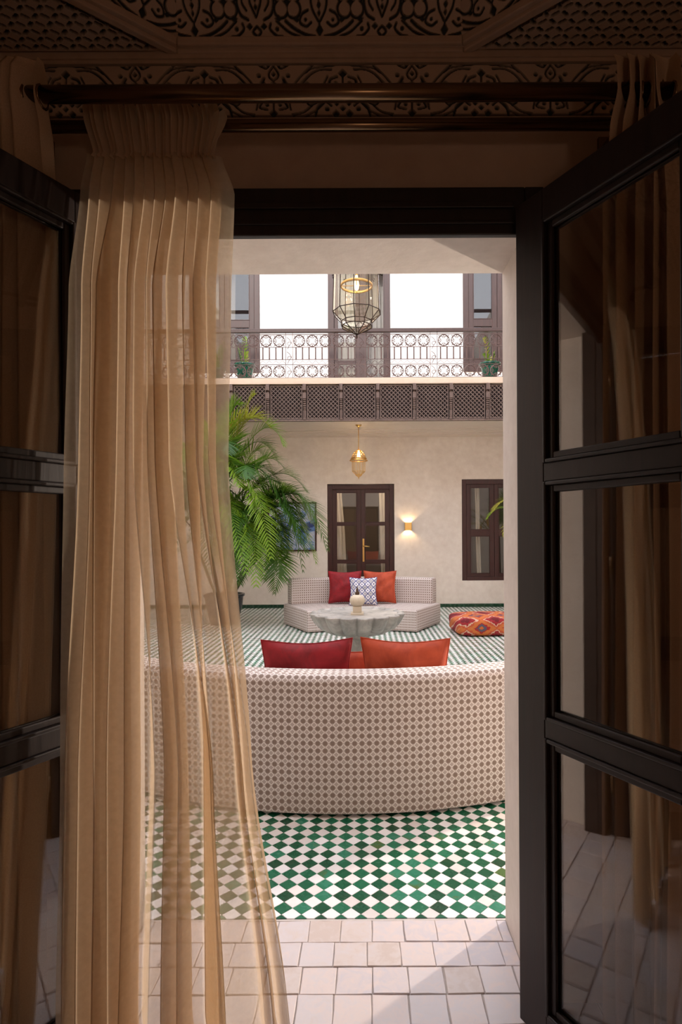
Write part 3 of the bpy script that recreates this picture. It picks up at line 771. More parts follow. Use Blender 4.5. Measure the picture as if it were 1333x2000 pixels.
# folded-back flap of the heading at its right end
rowsF = [(hz(232), [PX(p, 232, 1.57) for p in (418, 432, 428, 444, 440)], [1.565, 1.552, 1.562, 1.548, 1.556]), (hz(250), [PX(p, 250, 1.57) for p in (414, 430, 426, 448, 446)], [1.565, 1.55, 1.562, 1.548, 1.556]), (hz(308), [PX(p, 308, 1.585) for p in (406, 411, 409, 414, 412)], [1.58, 1.572, 1.58, 1.574, 1.578])]
tag(cloth('heading_flap', rowsF, 'sheer_heading', sc_, M_=4, nz=6, seed=8), 'folded-back right end of the heading')

# lined drapes either side of the doorway
def drape_c(side):
    K = 11
    if side == 'right':
        t = [1198, 1235, 1222, 1262, 1240, 1275, 1262, 1290, 1268, 1312, 1320]; m_ = [1168, 1222, 1192, 1252, 1230, 1290, 1262, 1318, 1290, 1345, 1370]
        Y0 = 1.49; Ym = 1.56; lab = 'heavy tan drape hanging right of the doorway behind the open door leaf'; sd = 4
        yb = [1.62] * K
    else:
        t = [-70, -30, -44, 8, -14, 36, 14, 60, 36, 82, 74]; m_ = [-90, -20, -40, 20, -8, 48, 22, 78, 50, 104, 98]
        Y0 = 1.49; Ym = 1.575; lab = 'heavy tan drape hanging left of the doorway behind the open door leaf'; sd = 9
    amp = .03
    def rw(py, px, Y, am): return (1.4 - (py - 1042) / 1135 * Y, [PX(p, py, Y) for p in px], alt(K, Y, am, sd))
    tp = rw(112, t, Y0, .010)
    r_ = [tp, rw(140, t, Y0, .030), rw(190, t, Y0, .035), rw(262, [(a + c) / 2 for a, c in zip(t, m_)], Y0 + .02, .035), rw(420, m_, Ym, .035), rw(1000, m_, Ym + .015, .038), (.015, [PX(p, 1990, Ym + .02) for p in m_], alt(K, Ym + .03, .045, sd))]
    root = thing('drape', lab, 'curtain')
    cloth('drape_panel', r_, 'drape_cloth', root, M_=7, nz=8, wob=.003, seed=sd)
    # eyelets
    for k in range(1, K - 1, 2):
        x = (r_[1][1][k] + r_[1][1][k + 1]) / 2 if k + 1 < K else r_[1][1][k]
        e = MB(); e.tube([(x, 1.50 + .026 * math.cos(q * math.pi / 6), 2.53 + .026 * math.sin(q * math.pi / 6)) for q in range(12)], .004, 6, closed=True)
        e.obj('eyelet', 'old_brass', root, smooth=True)
drape_c('right'); drape_c('left')

def rod(y, z, r, x0, x1, label, finials):
    t = thing('curtain_rod', label, 'curtain rod', (0, y, z))
    MB().tube([(x0, 0, 0), (x1, 0, 0)], r, 20).obj('pole', 'old_brass', t, smooth=True)
    for x in (x0, x1):
        if finials:
            s = 1 if x > 0 else -1; prof = [(r * .8, 0), (r * 1.25, .006), (r * .7, .014), (r * 1.3, .03), (r * 1.45, .045), (r * 1.2, .062), (.001, .07)]
            m = MB(); m.lathe(prof, n=20); o = m.obj('finial', 'old_brass', t, smooth=True); o.location = (x, 0, 0); o.rotation_euler = (0, s * R(90), 0)
        else: MB().tube([(x - .004, 0, 0), (x + .004, 0, 0)], r * 1.12, 20).obj('end_cap', 'old_brass', t)
    for x in ((-.99, .775) if finials else (-.93, .715)):
        up_ = .045 if finials else 0; m = MB(); m.tube([(x, .0, 0), (x, .012, up_), (x, YI - y - .03, up_)], .009, 10); m.box(x - .02, x + .02, YI - y - .034, YI - y - .022, up_ - .03, up_ + .03); m.obj('bracket', 'old_brass', t)
rod(1.50, 2.537, .0205, -1.02, .795, 'thick front brass curtain rod carrying the heavy drapes', True)
rod(1.61, 2.531, .0165, -.945, .73, 'thinner rear brass curtain rod carrying the sheer curtain', False)

# ------------------------------------------------------------------ open double door of the room
d1 = tag(empty('door_1', (0, 0, 0)), 'open dark wooden double door with tall glass panes framing the doorway', 'door', kind='structure')
f = MB(); fy0, fy1 = 1.695, 1.79
f.box(-.857, -.735, fy0, YI - .013, 0.002, 2.41); f.box(.474, .53, fy0, YI - .013, 0.002, 2.41); f.box(-.735, .474, fy0, fy0 + .022, 2.27, 2.41); f.box(-.735, .474, fy0 + .022, YI - .013, 2.30, 2.41)
f.box(-.797, -.735, YI - .013, fy1, .002, 2.335); f.box(.474, .502, YI - .013, YI + .02, .002, 2.335); f.box(-.735, .474, YI - .013, YI + .02, 2.318, 2.335)
f.obj('frame', 'dark_wood', d1, bevel=.004)
f = MB(); f.box(-.735, .441, fy0 - .01, fy0 + .004, 2.345, 2.362); f.box(-.735, .441, fy0 - .006, fy0 + .004, 2.30, 2.31); f.obj('head_moulding', 'dark_wood', d1, bevel=.002)
LW, LT = .62, .042
def leaf_door(hx, hy, ang, flip):
    m = MB(); ya, yb = -LT / 2, LT / 2
    rails = [(.012, .095), (.845, .895), (1.537, 1.588), (2.243, 2.33)]
    m.box(0, .103, ya, yb, .012, 2.33); m.box(LW - .103, LW, ya, yb, .012, 2.33)
    for z0, z1 in rails: m.box(.103, LW - .103, ya, yb, z0, z1)
    lo = m.obj('door_leaf', 'dark_wood', d1, bevel=.003)
    lo.location = (hx, hy, 0); lo.rotation_euler = (0, 0, ang)
    for (a, b_), (c, d_) in zip(rails[:-1], rails[1:]):
        z0, z1 = b_, c
        MB().box(.112, LW - .112, -.002, .002, z0 + .009, z1 - .009).obj('pane', 'door_glass', lo)
        for k in range(2):
            t = (.010, .018)[k]; dp = (LT / 2 + .006, LT / 2 - .006)[k]; i0 = (0, .010)[k]
            bd = MB(); X0, X1, Z0, Z1 = .103 + i0, LW - .103 - i0, z0 + i0, z1 - i0
            for ys in (-1, 1):
                y0, y1 = sorted((ys * .004, ys * dp))
                bd.box(X0, X0 + t, y0, y1, Z0, Z1); bd.box(X1 - t, X1, y0, y1, Z0, Z1); bd.box(X0 + t, X1 - t, y0, y1, Z0, Z0 + t); bd.box(X0 + t, X1 - t, y0, y1, Z1 - t, Z1)
            bd.obj('glazing_bead', 'dark_wood', lo, bevel=.003)
    for z in (.25, 1.25, 2.1):
        MB().tube([(-.004, yb + .004, z - .04), (-.004, yb + .004, z + .04)], .007, 10).obj('hinge', 'old_brass', lo, smooth=True)
ra = math.atan2(-.883, .469); la = math.atan2(-.891, -.454)
leaf_door(.438 + .018, 1.672, ra, 1); leaf_door(-.732 - .018, 1.672, la, 1)

# ------------------------------------------------------------------ sofas
def sofa(name, label, cx, cy, R1, R0, ang, face, seat_z=.32, back_z=.71, backw=.2, back_ang=None, legz=.012):
    """face: direction angle (deg) from the centre of the arc to the middle of the sofa"""
    root = thing(name, label, 'sofa', (cx, cy, 0), 0, 'curved sofas around the fountain')
    def sweep(prof, a0, a1, part):
        # prof: list of (r, z) closed counter-clockwise; rounded by arcs already
        k = len(prof); L = [0]
        for i in range(k): p, q = prof[i], prof[(i + 1) % k]; L.append(L[-1] + math.hypot(p[0] - q[0], p[1] - q[1]))
        cr_, cz = sum(p[0] for p in prof) / k, sum(p[1] for p in prof) / k
        nA = 48; A = []
        eps = .018 / R1
        A = [(a0, .0), (a0, .90), (a0 + eps * .3, .97), (a0 + eps, 1.0)] + [(a0 + eps + (a1 - a0 - 2 * eps) * i / nA, 1.0) for i in range(1, nA)] + [(a1 - eps, 1.0), (a1 - eps * .3, .97), (a1, .90), (a1, .0)]
        hw = max(abs(p[0] - cr_) for p in prof); 
        def pt(i, j):
            a, s = A[i]; r, z = prof[j % k]
            if 0 < s < 1: ins = (1 - s) * .2; r2 = r - math.copysign(min(abs(r - cr_), ins), r - cr_); z2 = z - math.copysign(min(abs(z - cz), ins), z - cz)
            elif s == 0: r2, z2 = cr_, cz
            else: r2, z2 = r, z
            th = face + a
            return (r2 * math.cos(th), r2 * math.sin(th), z2)
        def uv(i, j):
            a, s = A[i]; r, z = prof[j % k]
            if s < .95: 
                e = pt(i, j); rr_ = math.hypot(e[0], e[1]); return (rr_ + 5, e[2])
            return (R1 * a + 7.0, L[j])
        m = MB(); m.grid(pt, len(A) - 1, k, uv, flip=True)
        return m.obj(part, 'sofa_fabric', root, smooth=True)
    def rr(r0, r1, z0, z1, rad, bulge=0.0, topr=None, n=5):
        pts = []; tr = topr or rad
        for (cx_, cz_, a_, q) in ((r0 + rad * .5, z0 + rad * .5, 180, rad * .5), (r1 - rad * .5, z0 + rad * .5, 270, rad * .5), (r1 - tr, z1 - tr, 0, tr), (r0 + tr, z1 - tr, 90, tr)):
            for i in range(n + 1): an = R(a_ + 90 * i / n); pts.append((cx_ + q * math.cos(an), cz_ + q * math.sin(an)))
        return pts
    base = sweep(rr(R0, R1 - .03, legz, seat_z, .03, topr=.035), -ang, ang, 'seat')
    ba = back_ang or ang - .035
    sweep(rr(R1 - backw, R1, seat_z - .004 if face > 0 else legz + .004, back_z, .03, topr=.04), -ba, ba, 'backrest')
    for k in range(5):
        a = face - ang * .85 + ang * 1.7 * k / 4
        for r in (R0 + .1, R1 - .12):
            MB().lathe([(.025, 0), (.025, legz + .003)], (r * math.cos(a), r * math.sin(a), 0), 12).obj('foot', 'pot_dark', root)
    return root
sofa('curved_sofa', 'far curved sofa beyond the fountain, its seat and three cushions facing the viewer', -.04, 6.71, 2.63, 1.63, R(28), R(90), back_ang=R(26.3))
sofa('curved_sofa', 'near curved sofa seen from behind, tall patterned back towards the doorway', -.095, 5.253, 2.40, 1.42, R(33), R(-90), back_z=.70, backw=.19, back_ang=R(32.6))

def cushion(name, label, loc, w, h, t, mat, rz, tilt, seed=0, group=None, cat='cushion', roll=0):
    q = random.Random(seed); ph = [q.uniform(0, 6.28) for _ in range(6)]; n = 22
    m = MB()
    for side in (1, -1):
        def P(i, j):
            u, v = 2 * i / n - 1, 2 * j / n - 1
            x = u * w / 2 * (1 - .11 * math.cos(v * math.pi / 2)); z = v * h / 2 * (1 - .11 * math.cos(u * math.pi / 2))
            th = t / 2 * max(0, (1 - u * u) * (1 - v * v)) ** .42
            wr = .006 * math.sin(7 * u + 4 * v + ph[0]) * (1 - u * u) + .005 * math.sin(9 * v - 5 * u + ph[1]) * (1 - v * v) + .004 * math.sin(13 * u + ph[2]) * abs(v) * (1 - u * u)
            return (x, side * (th + wr * (1 if th > .01 else 0)), z)
        m.grid(P, n, n, lambda i, j: (i / n * w, j / n * h), flip=(side > 0))
    o = m.obj(name, mat, None, smooth=True); tag(o, label, cat, group)
    o.location = loc; o.rotation_euler = (tilt, roll, rz)
    # seam
    e = MB(); pts = []
    for k in range(4 * 12):
        s, f_ = divmod(k, 12); f_ = f_ / 12 * 2 - 1
        u, v = [(f_, -1), (1, f_), (-f_, 1), (-1, -f_)][s]
        pts.append((u * w / 2 * (1 - .11 * math.cos(v * math.pi / 2)), 0, v * h / 2 * (1 - .11 * math.cos(u * math.pi / 2))))
    e.tube(pts, .0035, 5, closed=True); e.obj('piping', mat, o, smooth=True)
    return o
NG, FG = 'cushions on the near sofa', 'cushions on the far sofa'
cushion('cushion', 'crimson velvet cushion on the near sofa, left of the pair above its back', (-.318, 3.195, .577), .50, .50, .16, 'red_velvet', R(5), R(4), 1, NG)
cushion('cushion', 'orange velvet cushion on the near sofa, right of the pair above its back', (.222, 3.20, .579), .49, .50, .16, 'orange_velvet', R(-6), R(4), 2, NG)
cushion('cushion', 'orange cushion half hidden between the two upright cushions of the near sofa', (-.045, 3.44, .525), .40, .40, .12, 'orange_velvet', R(8), R(6), 3, NG)
cushion('cushion', 'crimson velvet cushion on the far sofa, leftmost of its three', (-.30, 8.95, .578), .52, .50, .17, 'red_velvet', R(4), R(-10), 4, FG)
cushion('cushion', 'orange velvet cushion on the far sofa, rightmost of its three', (.235, 8.95, .578), .51, .50, .17, 'orange_velvet', R(-6), R(-10), 5, FG)
cushion('cushion', 'blue and white diamond print cushion in the middle of the far sofa', (-.02, 8.72, .537), .42, .42, .13, 'blue_print', R(0), R(-14), 6, FG)

# ------------------------------------------------------------------ fountain
ft = thing('fountain', 'pale stone fountain with a scalloped bowl on a column between the two sofas', 'fountain', (-.075, 5.9, 0))
def scal(a, i, z, amt=.055): 
    return 1 + amt * (abs(math.cos(8 * (a + .2))) ** .6 - .75)
prof = [(.10, .372), (.19, .378), (.29, .40), (.375, .445), (.43, .505), (.462, .565), (.475, .592), (.468, .602), (.445, .600), (.425, .588), (.30, .582), (.15, .580), (.0005, .579)]
def rf(a, i, z):
    w = [0, .2, .6, .9, 1, 1, 1, 1, .9, .5, .1, 0, 0][i]; return 1 + w * .15 * (abs(math.cos(8 * (a + .2))) ** .5 - .85)
MB().lathe(prof, n=192, rf=rf).obj('bowl', 'marble', ft, smooth=True)
MB().lathe([(.17, 0), (.17, .05), (.155, .065), (.125, .08), (.10, .10), (.086, .12), (.082, .30), (.084, .322), (.112, .335), (.125, .35), (.125, .375), (.14, .392)], n=8, rot=R(22.5)).obj('column', 'marble', ft, bevel=.004)
m = MB(); m.box(-.065, .065, -.065, .065, .57, .602); m.box(-.045, .045, -.045, .045, .602, .665); m.obj('finial_base', 'cream_marble', ft, bevel=.006)
m = MB(); m.lathe([(.03, .662), (.055, .675), (.07, .70), (.073, .725), (.066, .752), (.045, .772), (.018, .780)], n=96, rf=lambda a, i, z: 1 + .06 * abs(math.cos(8 * a))); m.obj('finial_ball', 'cream_marble', ft, smooth=True)
m = MB(); m.lathe([(.02, .778), (.022, .80), (.010, .815), (.013, .83), (.006, .85), (.002, .872)], n=16); m.tube([(0, 0, .80), (.018, 0, .808), (.024, 0, .80)], .004, 6); m.obj('spout', 'bronze', ft, smooth=True)

# kilim pouf
def pouf():
    w, d, h = .92, .80, .245; n = 26; m = MB()
    def se(v, e): return math.copysign(abs(v) ** e, v)
    nu, nv = 64, 28
    def P(i, j):
        a = 2 * math.pi * i / nu; t = math.pi * j / nv - math.pi / 2
        c = se(math.cos(t), .24); x = w / 2 * c * se(math.cos(a), .30); y = d / 2 * c * se(math.sin(a), .30); z = h / 2 * se(math.sin(t), .42)
        z += .018 * math.cos(x * 3.2) * math.cos(y * 3.5) if z > 0 else 0
        x *= 1 + .012 * math.sin(9 * z / h + 2 * a); y *= 1 + .02 * math.sin(3 * x + 1)
        return (x, y, max(z + h / 2, 0.001))
    def uv(i, j):
        x, y, z = P(i, j)
        return (x + .40 + y * .12, y * .6 + z * 1.2 + .25)
    m.grid(P, nu, nv, uv)
    o = m.obj('floor_pouf', 'kilim', None, smooth=True); o.location = (1.70, 8.22, 0); o.rotation_euler = (0, 0, R(4))
    tag(o, 'low red and orange kilim floor pouf on the tiles at the right', 'pouf')
pouf()

# ------------------------------------------------------------------ lanterns
def prism_frame(mb, prof, n, r, rot, rings=None, verts=None):
    P = [[Vector((a * math.cos(2 * math.pi * j / n + rot), a * math.sin(2 * math.pi * j / n + rot), z)) for j in range(n)] for a, z in prof]
    for i, ring in enumerate(P):
        if prof[i][0] > .01:
            for j in range(n): mb.tube([ring[j], ring[(j + 1) % n]], r, 5)
    for i in range(len(P) - 1):
        for j in range(n): mb.tube([P[i][j], P[i + 1][j]], r, 5)
    return P
def panes(P, prof, n, root, mat, skip=()):
    for i in range(len(P) - 1):
        if i in skip: continue
        for j in range(n):
            a, b_, c, d_ = P[i][j], P[i][(j + 1) % n], P[i + 1][(j + 1) % n], P[i + 1][j]
            nn = (b_ - a).cross(d_ - a)
            if nn.length < 1e-7: nn = (c - a).cross(d_ - a)
            nn = nn.normalized() * .001
            q = MB(); pts = [a, b_, c, d_] if (c - d_).length > 1e-4 else [a, b_, c]
            k = len(pts)
            for s in (-1, 1):
                for p in pts: q.v.append(tuple(p + nn * s))
            q.face(range(k)); q.face([k + x for x in range(k)][::-1])
            for x in range(k): y = (x + 1) % k; q.face((x, y, k + y, k + x))
            q.obj('pane', mat, root)
L1 = thing('glass_lantern', 'large faceted clear glass lantern hanging high over the courtyard in front of the balcony', 'lantern', (-.065, 5.9, 0))
prof = [(.001, 3.42), (.158, 3.50), (.158, 3.548), (.246, 3.64), (.228, 4.17), (.29, 4.20), (.20, 4.36), (.07, 4.46)]
n10 = 10; m = MB(); Pp = prism_frame(m, prof, n10, .005, R(12))
m.obj('frame', 'came', L1)
panes(Pp, prof, n10, L1, 'lantern_glass')
for j in range(n10):  # curled crown on the shoulder
    m = MB()
    a = 2 * math.pi * j / n10 + R(12); c_, s_ = math.cos(a), math.sin(a)
    m.tube([(.23 * c_, .23 * s_, 4.06), (.27 * c_, .27 * s_, 4.045), (.275 * c_, .275 * s_, 4.075), (.255 * c_, .255 * s_, 4.08)], .006, 6)
    m.obj('scroll_ornament', 'came', L1, smooth=True)
MB().lathe([(.001, 3.375), (.010, 3.395), (.006, 3.408), (.012, 3.42)], n=12).obj('finial', 'came', L1, smooth=True)
m = MB(); m.lathe([(.0001, 3.86), (.02, 3.88), (.028, 3.92), (.018, 3.98), (.012, 4.02)], n=16); m.obj('light_bulb', 'bulb_soft', L1, smooth=True)
m = MB(); m.lathe([(.155, 3.90), (.165, 3.905), (.165, 3.925), (.155, 3.93)], n=24, closed=True); m.tube([(0, 0, 4.0), (0, 0, 4.46)], .012, 8); m.tube([(-.16, 0, 3.915), (.16, 0, 3.915)], .004, 6); m.tube([(0, -.16, 3.915), (0, .16, 3.915)], .004, 6); m.obj('candle_ring', 'brass', L1, smooth=True)
m = MB(); m.tube([(0, 0, 4.45), (0, 0, 7.55)], .007, 8)
for k in range(60): 
    z = 4.5 + k * .05; m.tube([(.012 * math.cos(t) * (k % 2), .012 * math.cos(t) * ((k + 1) % 2), z + .02 * math.sin(t)) for t in (0, 1.57, 3.14, 4.71)], .003, 4, closed=True)
m.obj('chain', 'came', L1)
lamp('lantern_light', 'POINT', (-.065, 5.9, 3.95), 14, (1, .62, .28), .04)
bm_ = MB().box(CX0, CX1, 5.87, 5.93, 7.55, 7.63)
struct('trim_2', bm_, 'iron', 'iron beam across the courtyard carrying the large lantern', 'beam')

L2 = thing('hanging_lantern', 'small brass and glass lantern hanging under the balcony over the far door', 'lantern', (-.09, 10.0, 0))
prof = [(.001, 2.365), (.05, 2.40), (.06, 2.418), (.112, 2.468), (.115, 2.645)]
m = MB(); Pp = prism_frame(m, prof, 8, .0035, R(10)); m.obj('frame', 'brass', L2); panes(Pp, prof, 8, L2, 'lantern_glass')
m = MB(); m.tube([(.15 * math.cos(a * .196), .15 * math.sin(a * .196), 2.655) for a in range(32)], .010, 6, closed=True); m.tube([(.135 * math.cos(a * .196), .135 * math.sin(a * .196), 2.69) for a in range(32)], .008, 6, closed=True)
m.obj('brim', 'brass', L2, smooth=True)
m = MB()
for z, r_ in ((2.70, .125), (2.735, .112), (2.77, .095), (2.80, .072), (2.825, .045)): m.tube([(r_ * math.cos(a * .262), r_ * math.sin(a * .262), z) for a in range(24)], .005, 5, closed=True)
for j in range(12):
    a = j * math.pi / 6; m.tube([(r_ * math.cos(a), r_ * math.sin(a), z) for z, r_ in ((2.69, .13), (2.735, .113), (2.77, .096), (2.80, .073), (2.83, .04), (2.845, .01))], .004, 5)
m.obj('dome', 'brass', L2, smooth=True)
MB().lathe([(.0001, 2.70), (.022, 2.72), (.028, 2.75), (.016, 2.79), (.012, 2.83)], n=16).obj('light_bulb', 'bulb', L2, smooth=True)
MB().tube([(0, 0, 2.84), (0, 0, 3.25)], .007, 8).obj('stem', 'brass', L2, smooth=True)
MB().lathe([(.012, 3.225), (.035, 3.245), (.055, 3.262), (.055, 3.267)], n=24).obj('canopy', 'brass', L2, smooth=True)
MB().lathe([(.001, 2.335), (.008, 2.352), (.004, 2.37)], n=10).obj('finial', 'brass', L2, smooth=True)
lamp('small_lantern_light', 'POINT', (-.09, 10.0, 2.76), 38, (1, .66, .34), .03)

# sconce
S = thing('wall_sconce', 'gold box wall sconce glowing up and down beside the far door', 'wall lamp', (.83, CY1, 1.53))
m = MB(); m.box(-.065, .065, -.09, -.085, -.075, .075); m.box(-.065, -.060, -.09, -.004, -.075, .075); m.box(.060, .065, -.09, -.004, -.075, .075); m.obj('shade', 'brass', S, bevel=.002)
MB().box(-.045, .045, -.012, -.001, -.06, .06).obj('wall_plate', 'brass', S)
MB().tube([(0, -.045, -.035), (0, -.045, .035)], .016, 12).obj('light_bulb', 'bulb', S)
lamp('sconce_up', 'SPOT', (.83, CY1 - .05, 1.56), 16, (1, .68, .36), .02, (.83, CY1 - .02, 3), spot_size=R(130), spot_blend=.6)
lamp('sconce_down', 'SPOT', (.83, CY1 - .05, 1.50), 16, (1, .68, .36), .02, (.83, CY1 - .02, 0), spot_size=R(130), spot_blend=.6)
# unseen lamp on the right wall of the court that throws the diagonal shadow into the doorway
S2 = thing('wall_lantern', 'brass wall lantern on the right courtyard wall outside the view', 'wall lamp', (3.5, 4.62, 1.75))
MB().box(.20, .25, -.06, .06, -.15, .15).obj('wall_plate', 'brass', S2, bevel=.004)
MB().tube([(.21, 0, 0), (.10, .03, 0), (.0, .06, -.15)], .012, 8).obj('arm', 'brass', S2, smooth=True)
MB().lathe([(.03, 0), (.045, .02), (.05, .12), (.03, .14)], (.0, .06, -.27), n=16).obj('lamp_head', 'brass', S2)

# painting
m = MB(); x0, x1, z0, z1, y = -1.83, -.905, 1.07, 2.0, CY1
Pn = thing('painting', 'abstract blue and white painting on the far wall half hidden by palm fronds', 'picture', (-1.367, CY1, 1.07))
w, h = .925, .93
m.box(-w / 2, -w / 2 + .03, -.035, -.002, 0, h); m.box(w / 2 - .03, w / 2, -.035, -.002, 0, h); m.box(-w / 2 + .03, w / 2 - .03, -.035, -.002, 0, .03); m.box(-w / 2 + .03, w / 2 - .03, -.035, -.002, h - .03, h); m.obj('frame', 'door_wood', Pn, bevel=.003)
MB().box(-w / 2 + .028, w / 2 - .028, -.02, -.003, .028, h - .028).obj('canvas', 'painting', Pn)

G_ = thing('added_pendant', 'small glowing lamp added behind the right leaf of the far double door', 'lamp', (.02, 12.1, 2.42))  # invented pendant, stands in for the big lantern's reflection in the panes
MB().lathe([(.001, -.04), (.03, -.02), (.035, .01), (.02, .04), (.006, .05)], n=16).obj('light_bulb', 'bulb', G_, smooth=True)
MB().tube([(0, 0, .045), (0, 0, .78)], .006, 8).obj('stem', 'brass', G_)
MB().lathe([(.05, -.06), (.065, .0), (.05, .06)], n=12, closed=False).obj('glass_shade', 'lantern_glass', G_)
lamp('guest_room_fill', 'POINT', (.02, 12.1, 2.30), 50, (1, .80, .60), .05)  # added fill, makes the curtains behind the far door glow
# curtains behind the far door and window
def back_curtain(x0, x1, xb0, xb1, z0, z1, y, label, mat, K=11, seed=1, amp=.03, x_mid=None):
    xt = [x0 + (x1 - x0) * k / (K - 1) for k in range(K)]; xl = [xb0 + (xb1 - xb0) * k / (K - 1) for k in range(K)]
    o = cloth('window_curtain', [(z1, xt, alt(K, y, amp, seed)), ((z0 + z1) / 2, [(a + c) / 2 for a, c in zip(xt, xl)], alt(K, y, amp * 1.1, seed)), (z0, xl, alt(K, y, amp * 1.2, seed))], mat, None, M_=5, nz=6, wob=.004, seed=seed)
    return tag(o, label, 'curtain')
back_curtain(-.66, -.44, -.62, -.30, .02, 2.4, CY1 + .24, 'cream curtain behind the left leaf of the far double door, swept towards the middle', 'curtain_cream', 9, 2, .03)
back_curtain(.28, .60, .34, .60, .02, 2.4, CY1 + .24, 'cream curtain hanging straight behind the right leaf of the far double door', 'curtain_cream', 9, 3, .03)
back_curtain(2.13, 2.22, 2.18, 2.26, .3, 2.5, CY1 + .2, 'narrow pale curtain edge behind the lower right window', 'curtain_cream', 5, 4, .015)
back_curtain(-.58, -.02, -.58, -.02, 4.0, 6.6, CY1 + .20, 'white curtain behind the closed left leaf of the balcony door', 'curtain_white', 15, 5, .02)
back_curtain(.0, .50, .0, .50, 4.0, 6.6, CY1 + .50, 'white curtain in the open right half of the balcony door', 'curtain_white', 13, 6, .02)
back_curtain(-3.2, -2.5, -3.2, -2.5, 4.5, 6.6, CY1 + .35, 'pale curtain behind the upper left balcony window', 'curtain_cream', 9, 7, .02)

# ------------------------------------------------------------------ balcony railing
RL = thing('balcony_railing', 'brown wrought iron railing of rings and bars along the balcony edge', 'railing', (0, BY + .02, 0))
m = MB(); m.box(CX0 + .01, CX1 - .01, -.035, .035, 4.745, 4.785); m.box(CX0 + .01, CX1 - .01, -.022, .022, 4.785, 4.81); m.obj('handrail', 'upper_wood', RL, bevel=.006)
for z, hh in ((4.715, .009), (4.505, .007), (4.30, .007), (4.215, .007), (3.995, .009)):
    MB().box(CX0 + .01, CX1 - .01, -.008, .008, z - hh / 2, z + hh / 2).obj('cross_bar', 'iron', RL)
rm = MB(); rr_ = .094
rm.tube([(rr_ * math.cos(t * .3927), 0, rr_ * math.sin(t * .3927)) for t in range(16)], .008, 5, closed=True)
for q in range(4):
    a0 = q * math.pi / 2 + math.pi / 4
    cx_, cz_ = .055 * math.cos(a0), .055 * math.sin(a0)
    rm.tube([(cx_ + .030 * math.cos(a0 + s), 0, cz_ + .030 * math.sin(a0 + s)) for s in (-2.4, -1.6, -.8, 0, .8, 1.6, 2.4)], .0065, 5)
    dx, dz = math.cos(a0), math.sin(a0); rm.tube([(.096 * dx, 0, .096 * dz), (.125 * dx, 0, .125 * dz)], .006, 5)
    b1 = q * math.pi / 2; dx, dz = math.cos(b1), math.sin(b1); rm.tube([(.058 * dx, 0, .058 * dz), (.094 * dx, 0, .094 * dz)], .007, 5)
ringmesh = rm.mesh('scroll_ring', 'iron')
bl = MB(); bl.lathe([(.006, -.10), (.012, -.095), (.012, -.085), (.0105, -.08), (.0105, .08), (.012, .085), (.012, .095), (.006, .10)], n=8); balmesh = bl.mesh('baluster', 'iron')
sl = MB()
for k in range(3):
    z = 4.08 + k * .24
    sl.tube([(.035 * math.cos(t * .6) * (1 - t * .03), 0, z + .04 * math.sin(t * .6) * (1 - t * .05) ) for t in range(10)], .005, 5)
    sl.tube([(-.03, 0, z - .09), (.0, 0, z - .03), (.04, 0, z + .02), (0, 0, z + .08), (-.04, 0, z + .11)], .005, 5)
sl.box(-.062, -.054, -.006, .006, 3.995, 4.745); sl.box(.054, .062, -.006, .006, 3.995, 4.745)
scrollmesh = sl.mesh('scroll_pillar', 'iron')
pil = [-3.64 + 1.203 * k for k in range(7)]
for k, px in enumerate(pil):
    link('scroll_pillar', scrollmesh, RL).location = (px, 0, 0)
    if k == 6: break
    for i in range(5):
        x = px + .059 + .217 * (i + .5)
        for z in (4.61, 4.105): link('scroll_ring', ringmesh, RL).location = (x, 0, z)
        for dx in (-.0542, .0542): link('baluster', balmesh, RL).location = (x + dx, 0, 4.402)
        c = MB(); 
    zz = MB(); x0 = px + .06; N_ = 20
    zz.tube([(x0 + 1.083 * t / N_, 0, 4.257 + (.026 if t % 2 else -.026)) for t in range(N_ + 1)], .004, 4); zz.obj('zigzag_strip', 'iron', RL)

# ------------------------------------------------------------------ lattice fascia
LF = thing('lattice_fascia', 'band of brown wooden lattice panels below the balcony edge', 'fascia', (0, BY, 0))
MB().box(CX0 + .01, CX1 - .01, .025, .045, 3.285, 3.872).obj('backboard', 'lattice_back', LF)
MB().box(CX0 + .01, CX1 - .01, -.02, .045, 3.268, 3.292).obj('bottom_rail', 'lattice_wood', LF, bevel=.003)
def lattice(w, h, p=.0698, sw=.0125, t=.012):
    m = MB(); 
    for sgn in (1, -1):
        k = -int((w + h) / p) - 1
        while k * p < w + h:
            c = k * p  # line x - sgn*z = c
            pts = []
            for x in (0, w):
                z = (x - c) * sgn
                if 0 <= z <= h: pts.append((x, z))
            for z in (0, h):
                x = c + sgn * z
                if 0 < x < w: pts.append((x, z))
            if len(pts) >= 2:
                (xa, za), (xb, zb_) = pts[0], pts[1]; L_ = math.hypot(xb - xa, zb_ - za)
                if L_ > .01:
                    an = math.atan2(zb_ - za, xb - xa); mt = Matrix.Translation((xa, 0, za)) @ Matrix.Rotation(-an, 4, 'Y')
                    yo = 0 if sgn > 0 else -.006
                    m.obox(mt, 0, L_, yo - t / 2, yo + t / 2, -sw / 2, sw / 2)
            k += 1
    return m
PWd, PH = .606 - .075, .56
lm = lattice(PWd - .03, PH - .03).mesh('lattice', 'lattice_wood')
fm = MB(); fm.box(0, .016, -.012, .012, 0, PH); fm.box(PWd - .016, PWd, -.012, .012, 0, PH); fm.box(.016, PWd - .016, -.012, .012, 0, .016); fm.box(.016, PWd - .016, -.012, .012, PH - .016, PH); fmm = fm.mesh('panel_frame', 'lattice_wood')
cm = MB(); W_ = .034
